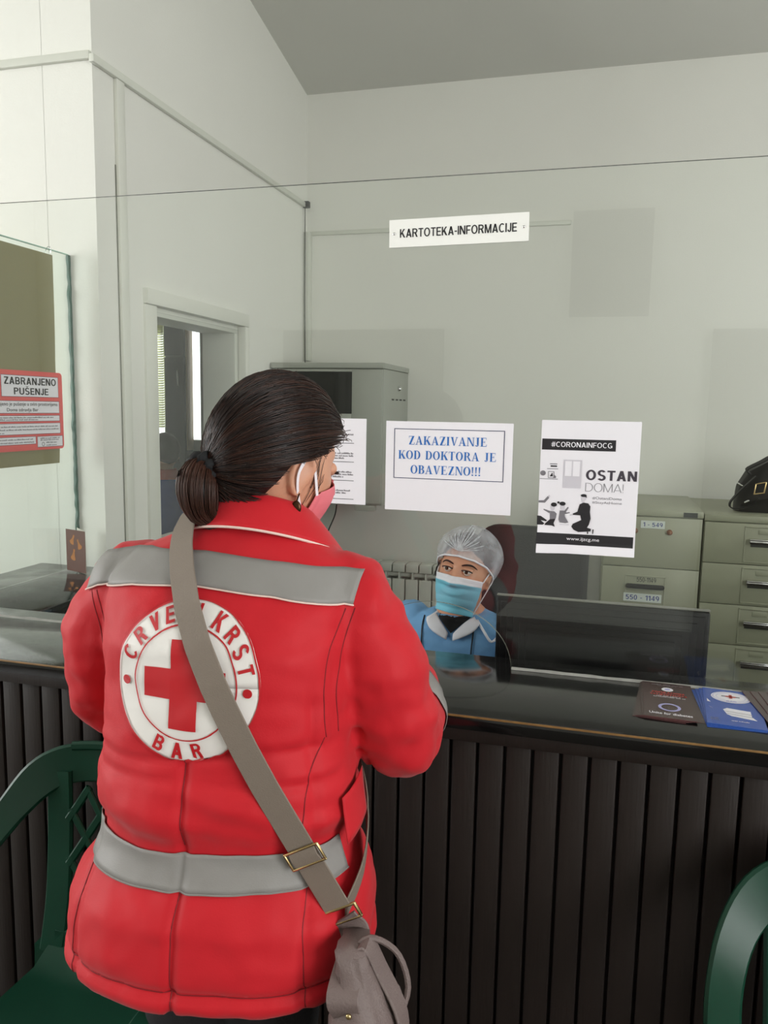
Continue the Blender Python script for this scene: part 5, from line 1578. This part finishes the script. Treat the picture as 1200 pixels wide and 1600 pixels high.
# end tab with two rivets that holds the ring
tp = [rc+tb*0.006, rc+tb*0.03+Vector((0.008,-0.006,-0.004)), Vector((BC.x-0.004,BC.y-0.050,BC.z-0.045)), Vector((BC.x+0.004,BC.y-0.040,BC.z-0.085))]
tq = catmull(tp, 24)
MB().sweep(tq, 0.044, [wv.lerp(Vector((1,0.05,0)), min(1,k/14)) for k in range(24)], 0.004).build('end_tab', M_taupe, BG)
BAG_BVH = BVHTree.FromPolygons([Vector(q) for rg in rings for q in rg], [(i*40+k, i*40+(k+1)%40, (i+1)*40+(k+1)%40, (i+1)*40+k) for i in range(23) for k in range(40)])
for dx, dz in ((0.000,-0.045),(0.006,-0.068)):
    hh = BAG_BVH.ray_cast(Vector((BC.x+dx, -1.0, BC.z+dz)), Vector((0,1,0)))
    MB().ellipsoid(hh[0]+Vector((0,-0.0012,0)), (0.0042,0.0030,0.0042), 12, 8).build('rivet', M_gold, BG)
# slack carrying handle flopping over the outer side
hp = catmull([BC+Vector((0.006,0.0,-0.01)), BC+Vector((0.020,0.0,0.002)), BC+Vector((0.040,0.0,-0.035)), BC+Vector((0.070,-0.01,-0.085)), BC+Vector((0.074,-0.02,-0.125)), BC+Vector((0.052,-0.028,-0.145)), BC+Vector((0.042,-0.025,-0.115)), BC+Vector((0.046,-0.01,-0.08))], 30)
MB().sweep(hp, 0.030, [(0.25,1,0.1)]*30, 0.006).build('handle', M_taupe, BG)
MB().tube(catmull([BC+Vector((0.000,0.0,-0.012)), BC+Vector((0.022,0.01,0.004)), BC+Vector((0.058,0.02,-0.020)), BC+Vector((0.076,0.015,-0.065)), BC+Vector((0.068,0.0,-0.10))], 18), 0.0045, 8).build('handle_cord', M_taupe, BG)

# ------------------------------------------------------------------ the clerk behind the glass
K = thing('person', 'seated clerk in a blue gown, surgical mask and white hair net behind the glass', 'person', (-0.40,2.52,0), R(174.3))
KH = Vector((-0.028,0.150,1.148))
KM = head_matrix(KH, R(2), R(7), R(-7))
KA = {}
for sd in (1,-1):
    KA[sd] = [(0.165*sd,0.075,0.955),(0.215*sd,0.09,0.88),(0.245*sd,0.13,0.79),(0.235*sd,0.20,0.765),(0.19*sd,0.30,0.775),(0.15*sd,0.375,0.778)]
b = MB().merge(HEAD, KM)
b.tube([KH+Vector((0,-0.03,-0.07)), (-0.01,0.095,1.02), (0,0.075,0.95)], [0.05,0.052,0.07], 18)
b.tube([(0,0.07,0.94),(0,0.05,0.80),(0,0.0,0.58)], [0.11,0.11,0.13], 22)
for sd in (1,-1):
    b.tube(catmull(KA[sd], 18), [q[0] for q in catmull([(0.045,),(0.042,),(0.04,),(0.036,),(0.03,),(0.025,)], 18)], 12)
    place_hand(b, (0.145*sd,0.395,0.768), (-0.3*sd,1,-0.12), sd, 0.8)
    b.tube([(0.09*sd,0.0,0.56),(0.11*sd,0.40,0.54),(0.11*sd,0.42,0.10)], [0.085,0.06,0.045], 14)
V, F, N = remesh(b, 0.0046, 1)
from_vf(V, F, 'body', M_skin, K)
g = MB().loft([ellring(z, 0, cy, a, bb_) for z, cy, a, bb_ in ((0.53,0.0,0.20,0.16),(0.62,0.01,0.20,0.15),(0.75,0.035,0.195,0.14),(0.85,0.058,0.195,0.13),(0.92,0.072,0.190,0.118),(0.965,0.082,0.172,0.10),(0.995,0.088,0.125,0.082),(1.012,0.092,0.085,0.07))])
for sd in (1,-1):
    g.tube(catmull(KA[sd], 24), [q[0] for q in catmull([(0.068,),(0.068,),(0.066,),(0.06,),(0.052,),(0.045,)], 24)], 18)
V, F, N = remesh(g, 0.0075, 3)
V = grow(V, N, lambda v, n: 0.006*noise.noise(Vector((v.x*9,v.y*9,v.z*7)))+0.004*noise.noise(Vector((v.x*22,v.y*20,v.z*12)))+0.002*noise.noise(v*45))
M_gown = mat('light_blue_gown', (116,168,216), 0.75, var=0.07, vscale=10, bump=0.12, bscale=300)
GW = from_vf(V, F, 'gown', M_gown, K)
GB = BVHTree.FromPolygons([Vector(v) for v in V], F)
def gfront(x, z, off): 
    h = GB.ray_cast(Vector((x,1.0,z)), Vector((0,-1,0)))
    return (h[0] if h[0] is not None else Vector((x,0.1,z)))+Vector((0,off,0))
# white shirt collar over the gown's neckline and dark top inside it
M_coll = mat('white_shirt_cloth', (226,226,234), 0.7, var=0.03)
for sd in (1,-1):
    def cfn(u, v, sd=sd):
        # leaf from the side of the neck to the point at the breastbone
        x = sd*(0.064-0.056*u); z = 1.010-0.050*u**1.4
        x2 = sd*(0.086-0.076*u**1.6); z2 = 0.998-0.058*u**0.8
        return gfront(x+(x2-x)*v, z+(z2-z)*v, 0.008+0.012*math.sin(PI*v*0.6)*(1-0.5*u))
    grid_patch(cfn, 12, 6, 'shirt_collar', M_coll, K)
def dfn(u, v):
    x = -0.055+0.11*u; z = 1.015-0.055*v*(1-abs(2*u-1)*0.9)
    return gfront(x, z, 0.006)
grid_patch(dfn, 14, 8, 'dark_top', mat('black_knit', (14,13,15), 0.9, var=0.2), K)
for x0, x1, nm in ((0.100,0.088,'cord'),(-0.070,-0.062,'cord')):
    MB().tube([gfront(x0+(x1-x0)*k/16, 0.995-0.014*k, 0.004) for k in range(17)], 0.0022, 6).build('neck_cord', M_dark, K)
MB().tube(catmull([gfront(-0.075,1.0,0.004),gfront(-0.10,0.975,0.012),gfront(-0.125,0.945,0.012),gfront(-0.14,0.955,0.006)],14),0.004,8).build('gown_tie', M_coll, K)
# hair and hair net
MB().merge(hair_cap(rad=(0.084,0.104,0.113)), KM).build('hair', M_hair, K, 180)
strand_mesh([[KM @ head_radial(R(78+random.uniform(-6,6)), 0.02-0.012*i+random.uniform(-0.003,0.003), 0.008+0.003*i*random.random()) for i in range(5)] for q in range(40)], 0.0009).build('side_wisps', M_hair, K, 180)['kind'] = 'stuff'
NL = [(0,0.056),(30,0.050),(60,0.034),(80,0.016),(100,0.002),(130,-0.035),(180,-0.055)]
rad_n, cen_n = (0.106,0.124,0.112), Vector((0,-0.022,0.036))
rings = []; n = 160; nz = 26
for j in range(nz+1):
    t = j/nz; rg = []
    for i in range(n):
        az = 2*PI*i/n; dg = abs(math.degrees(az)); dg = 360-dg if dg > 180 else dg
        zl = interp(NL, dg)
        rim = head_radial(az if az < PI else az-2*PI, max(-0.06, zl), 0.014)
        e0 = math.asin(max(-0.95, min(0.95, (zl-cen_n.z)/rad_n[2])))
        el = e0+(PI/2-0.02-e0)*t
        ce = math.cos(el)
        p = cen_n+Vector((math.sin(az)*ce*rad_n[0], math.cos(az)*ce*rad_n[1], math.sin(el)*rad_n[2]))
        # gathered pleats spreading from the front of the elastic
        ga = math.atan2(p.x, max(0.001, p.z-0.045)+0.02)
        dist = (p-Vector((0,0.10,0.055))).length
        p = cen_n+(p-cen_n)*(1+0.016*math.sin(ga*17+2*noise.noise((ga*3,0,0)))*gauss(dist,0.07)+0.022*noise.noise(p*26)+0.010*math.sin(az*34)*sstep(0.3,0,t))
        w = sstep(0, 0.30, t)
        rg.append(KM @ rim.lerp(p, w))
    rings.append(rg)
net = MB().loft(rings, False, True).build('hair_net', veil_mat('white_hair_net', (222,225,232), 0.26, 0.52, 22, (1,1,1)), K, 180)
MB().tube([Vector(q) for q in rings[0]]+[Vector(rings[0][0])], 0.0032, 6).build('net_elastic', M_coll, K, 180)
# gathered pleats of the net fanning from the front
paths = []
for q in range(22):
    a = R(-78+156*q/21+random.uniform(-3,3)); L = random.uniform(0.05, 0.11); P = []
    for i in range(8):
        t = i/7; el = R(18)+t*L/0.11*math.cos(a)*1.25; az = t*L/0.11*math.sin(a)*1.05
        p = cen_n+Vector((math.sin(az)*math.cos(el)*rad_n[0], math.cos(az)*math.cos(el)*rad_n[1], math.sin(el)*rad_n[2]))*1.018
        P.append(KM @ p)
    paths.append(P)
strand_mesh(paths, 0.0017, 4).build('net_pleats', veil_mat('net_fold', (225,228,234), 0.35, 0.8, 60), K, 180)['kind'] = 'stuff'
add_eyes(K, KM)
# surgical mask: white upper band, pleated blue front, ear loops
M_mask = mat('blue_surgical_mask', (122,198,222), 0.7, var=0.05, vscale=20, bump=0.1, bscale=300)
def smask(u, v):
    az = R(-62+124*u); s = abs(az)/R(62)
    z = -0.004-0.020*s*s*0.4+(-0.118+0.004)*v
    pl = 0.007*abs(math.sin(v*PI*3.5)) if v > 0.15 else 0
    zc_ = max(z, -0.100)
    p = head_radial(az, zc_, 0.006+0.008*(1-s*s)*math.sin(PI*min(1, v+0.12))+pl*(1-0.4*s))
    rr = 0.112*(1-0.10*v)*(1-0.17*s*s)
    L = math.hypot(p.x, p.y)
    if L < rr*0.93: p.x *= (L*0.3+rr*0.93*0.7)/L; p.y *= (L*0.3+rr*0.93*0.7)/L
    p.z = z
    return KM @ p
grid_patch(lambda u, v: smask(u, 0.15+0.85*v), 36, 40, 'face_mask', M_mask, K)
grid_patch(lambda u, v: smask(u, 0.17*v), 36, 5, 'mask_band', M_coll, K)
for s in (1,-1):
    a1, a0 = smask(0.5+0.5*s, 0.02), smask(0.5+0.5*s, 0.92)
    e1, e2, e3 = KM @ Vector((s*0.082,0.0,0.016)), KM @ Vector((s*0.087,-0.026,-0.005)), KM @ Vector((s*0.079,-0.014,-0.04))
    MB().tube(catmull([a1,e1,e2,e3,a0],20),0.0018,6).build('ear_loop', M_coll, K)

# ------------------------------------------------------------------ person in the room beyond the hatch
H2 = thing('person', 'person in a dark blue jacket with red collar seen through the hatch', 'person', (-2.575,4.28,0), R(28))
HH = Vector((0,0.05,1.345)); H2M = head_matrix(HH, R(-20), R(-12), 0)
b = MB().merge(HEAD, H2M)
b.tube([HH+Vector((0,-0.02,-0.07)),(0,0.02,1.2)],[0.05,0.06],14); b.tube([(0,0.0,1.06),(0,0,0.9),(0,0,0.75)],[0.085,0.10,0.12],18)
for sd in (1,-1):
    b.tube([(0.09*sd,0,0.75),(0.10*sd,0.04,0.42),(0.10*sd,0,0.05)],[0.085,0.06,0.05],12)
    AR = [(0.16*sd,0.0,1.14),(0.22*sd,0.03,0.95),(0.20*sd,0.22,0.86)]
    b.tube(AR,[0.045,0.04,0.03],12); place_hand(b,(0.19*sd,0.24,0.85),(-0.2*sd,1,-0.1),sd)
V, F, N = remesh(b, 0.006, 1); from_vf(V, F, 'body', M_skin, H2)
g = MB().loft([ellring(z,0,cy,a,bb_) for z,cy,a,bb_ in ((0.62,0,0.2,0.15),(0.8,0,0.2,0.15),(1.0,0,0.2,0.14),(1.12,0.0,0.185,0.12),(1.17,0.005,0.15,0.10),(1.215,0.01,0.08,0.075))])
for sd in (1,-1): g.tube([(0.155*sd,0,1.125),(0.22*sd,0.03,0.95),(0.20*sd,0.20,0.865)],[0.068,0.062,0.05],16)
V, F, N = remesh(g, 0.011, 3)
V = grow(V, N, lambda v, n: 0.012*noise.noise(v*11)+0.006*noise.noise(v*25))
from_vf(V, F, 'jacket', mat('dark_blue_jacket', (52,80,168), 0.5, var=0.25, vscale=9), H2)
grid_patch(lambda u, v: Vector((math.sin(2*PI*u)*(0.068+0.045*v), 0.012-math.cos(2*PI*u)*(0.066+0.035*v), 1.255-0.06*v)), 36, 5, 'collar', mat('orange_red_collar', (206,58,36), 0.6, var=0.05), H2)
MB().merge(hair_cap(rad=(0.092,0.115,0.119)), H2M).build('hair', M_hair, H2, 180)
strand_mesh([[H2M @ (cap_point(a, R(60), 1.03, (0.092,0.115,0.119)).lerp(cap_point(a+random.uniform(-.2,.2), R(-35), 1.03, (0.092,0.115,0.119)), i/6)*1.0+Vector((0,0,0.0))) for i in range(7)] for a in [random.uniform(R(70),R(290)) for q in range(200)]], 0.0012).build('hair_strands', M_hair2, H2, 180)['kind'] = 'stuff'
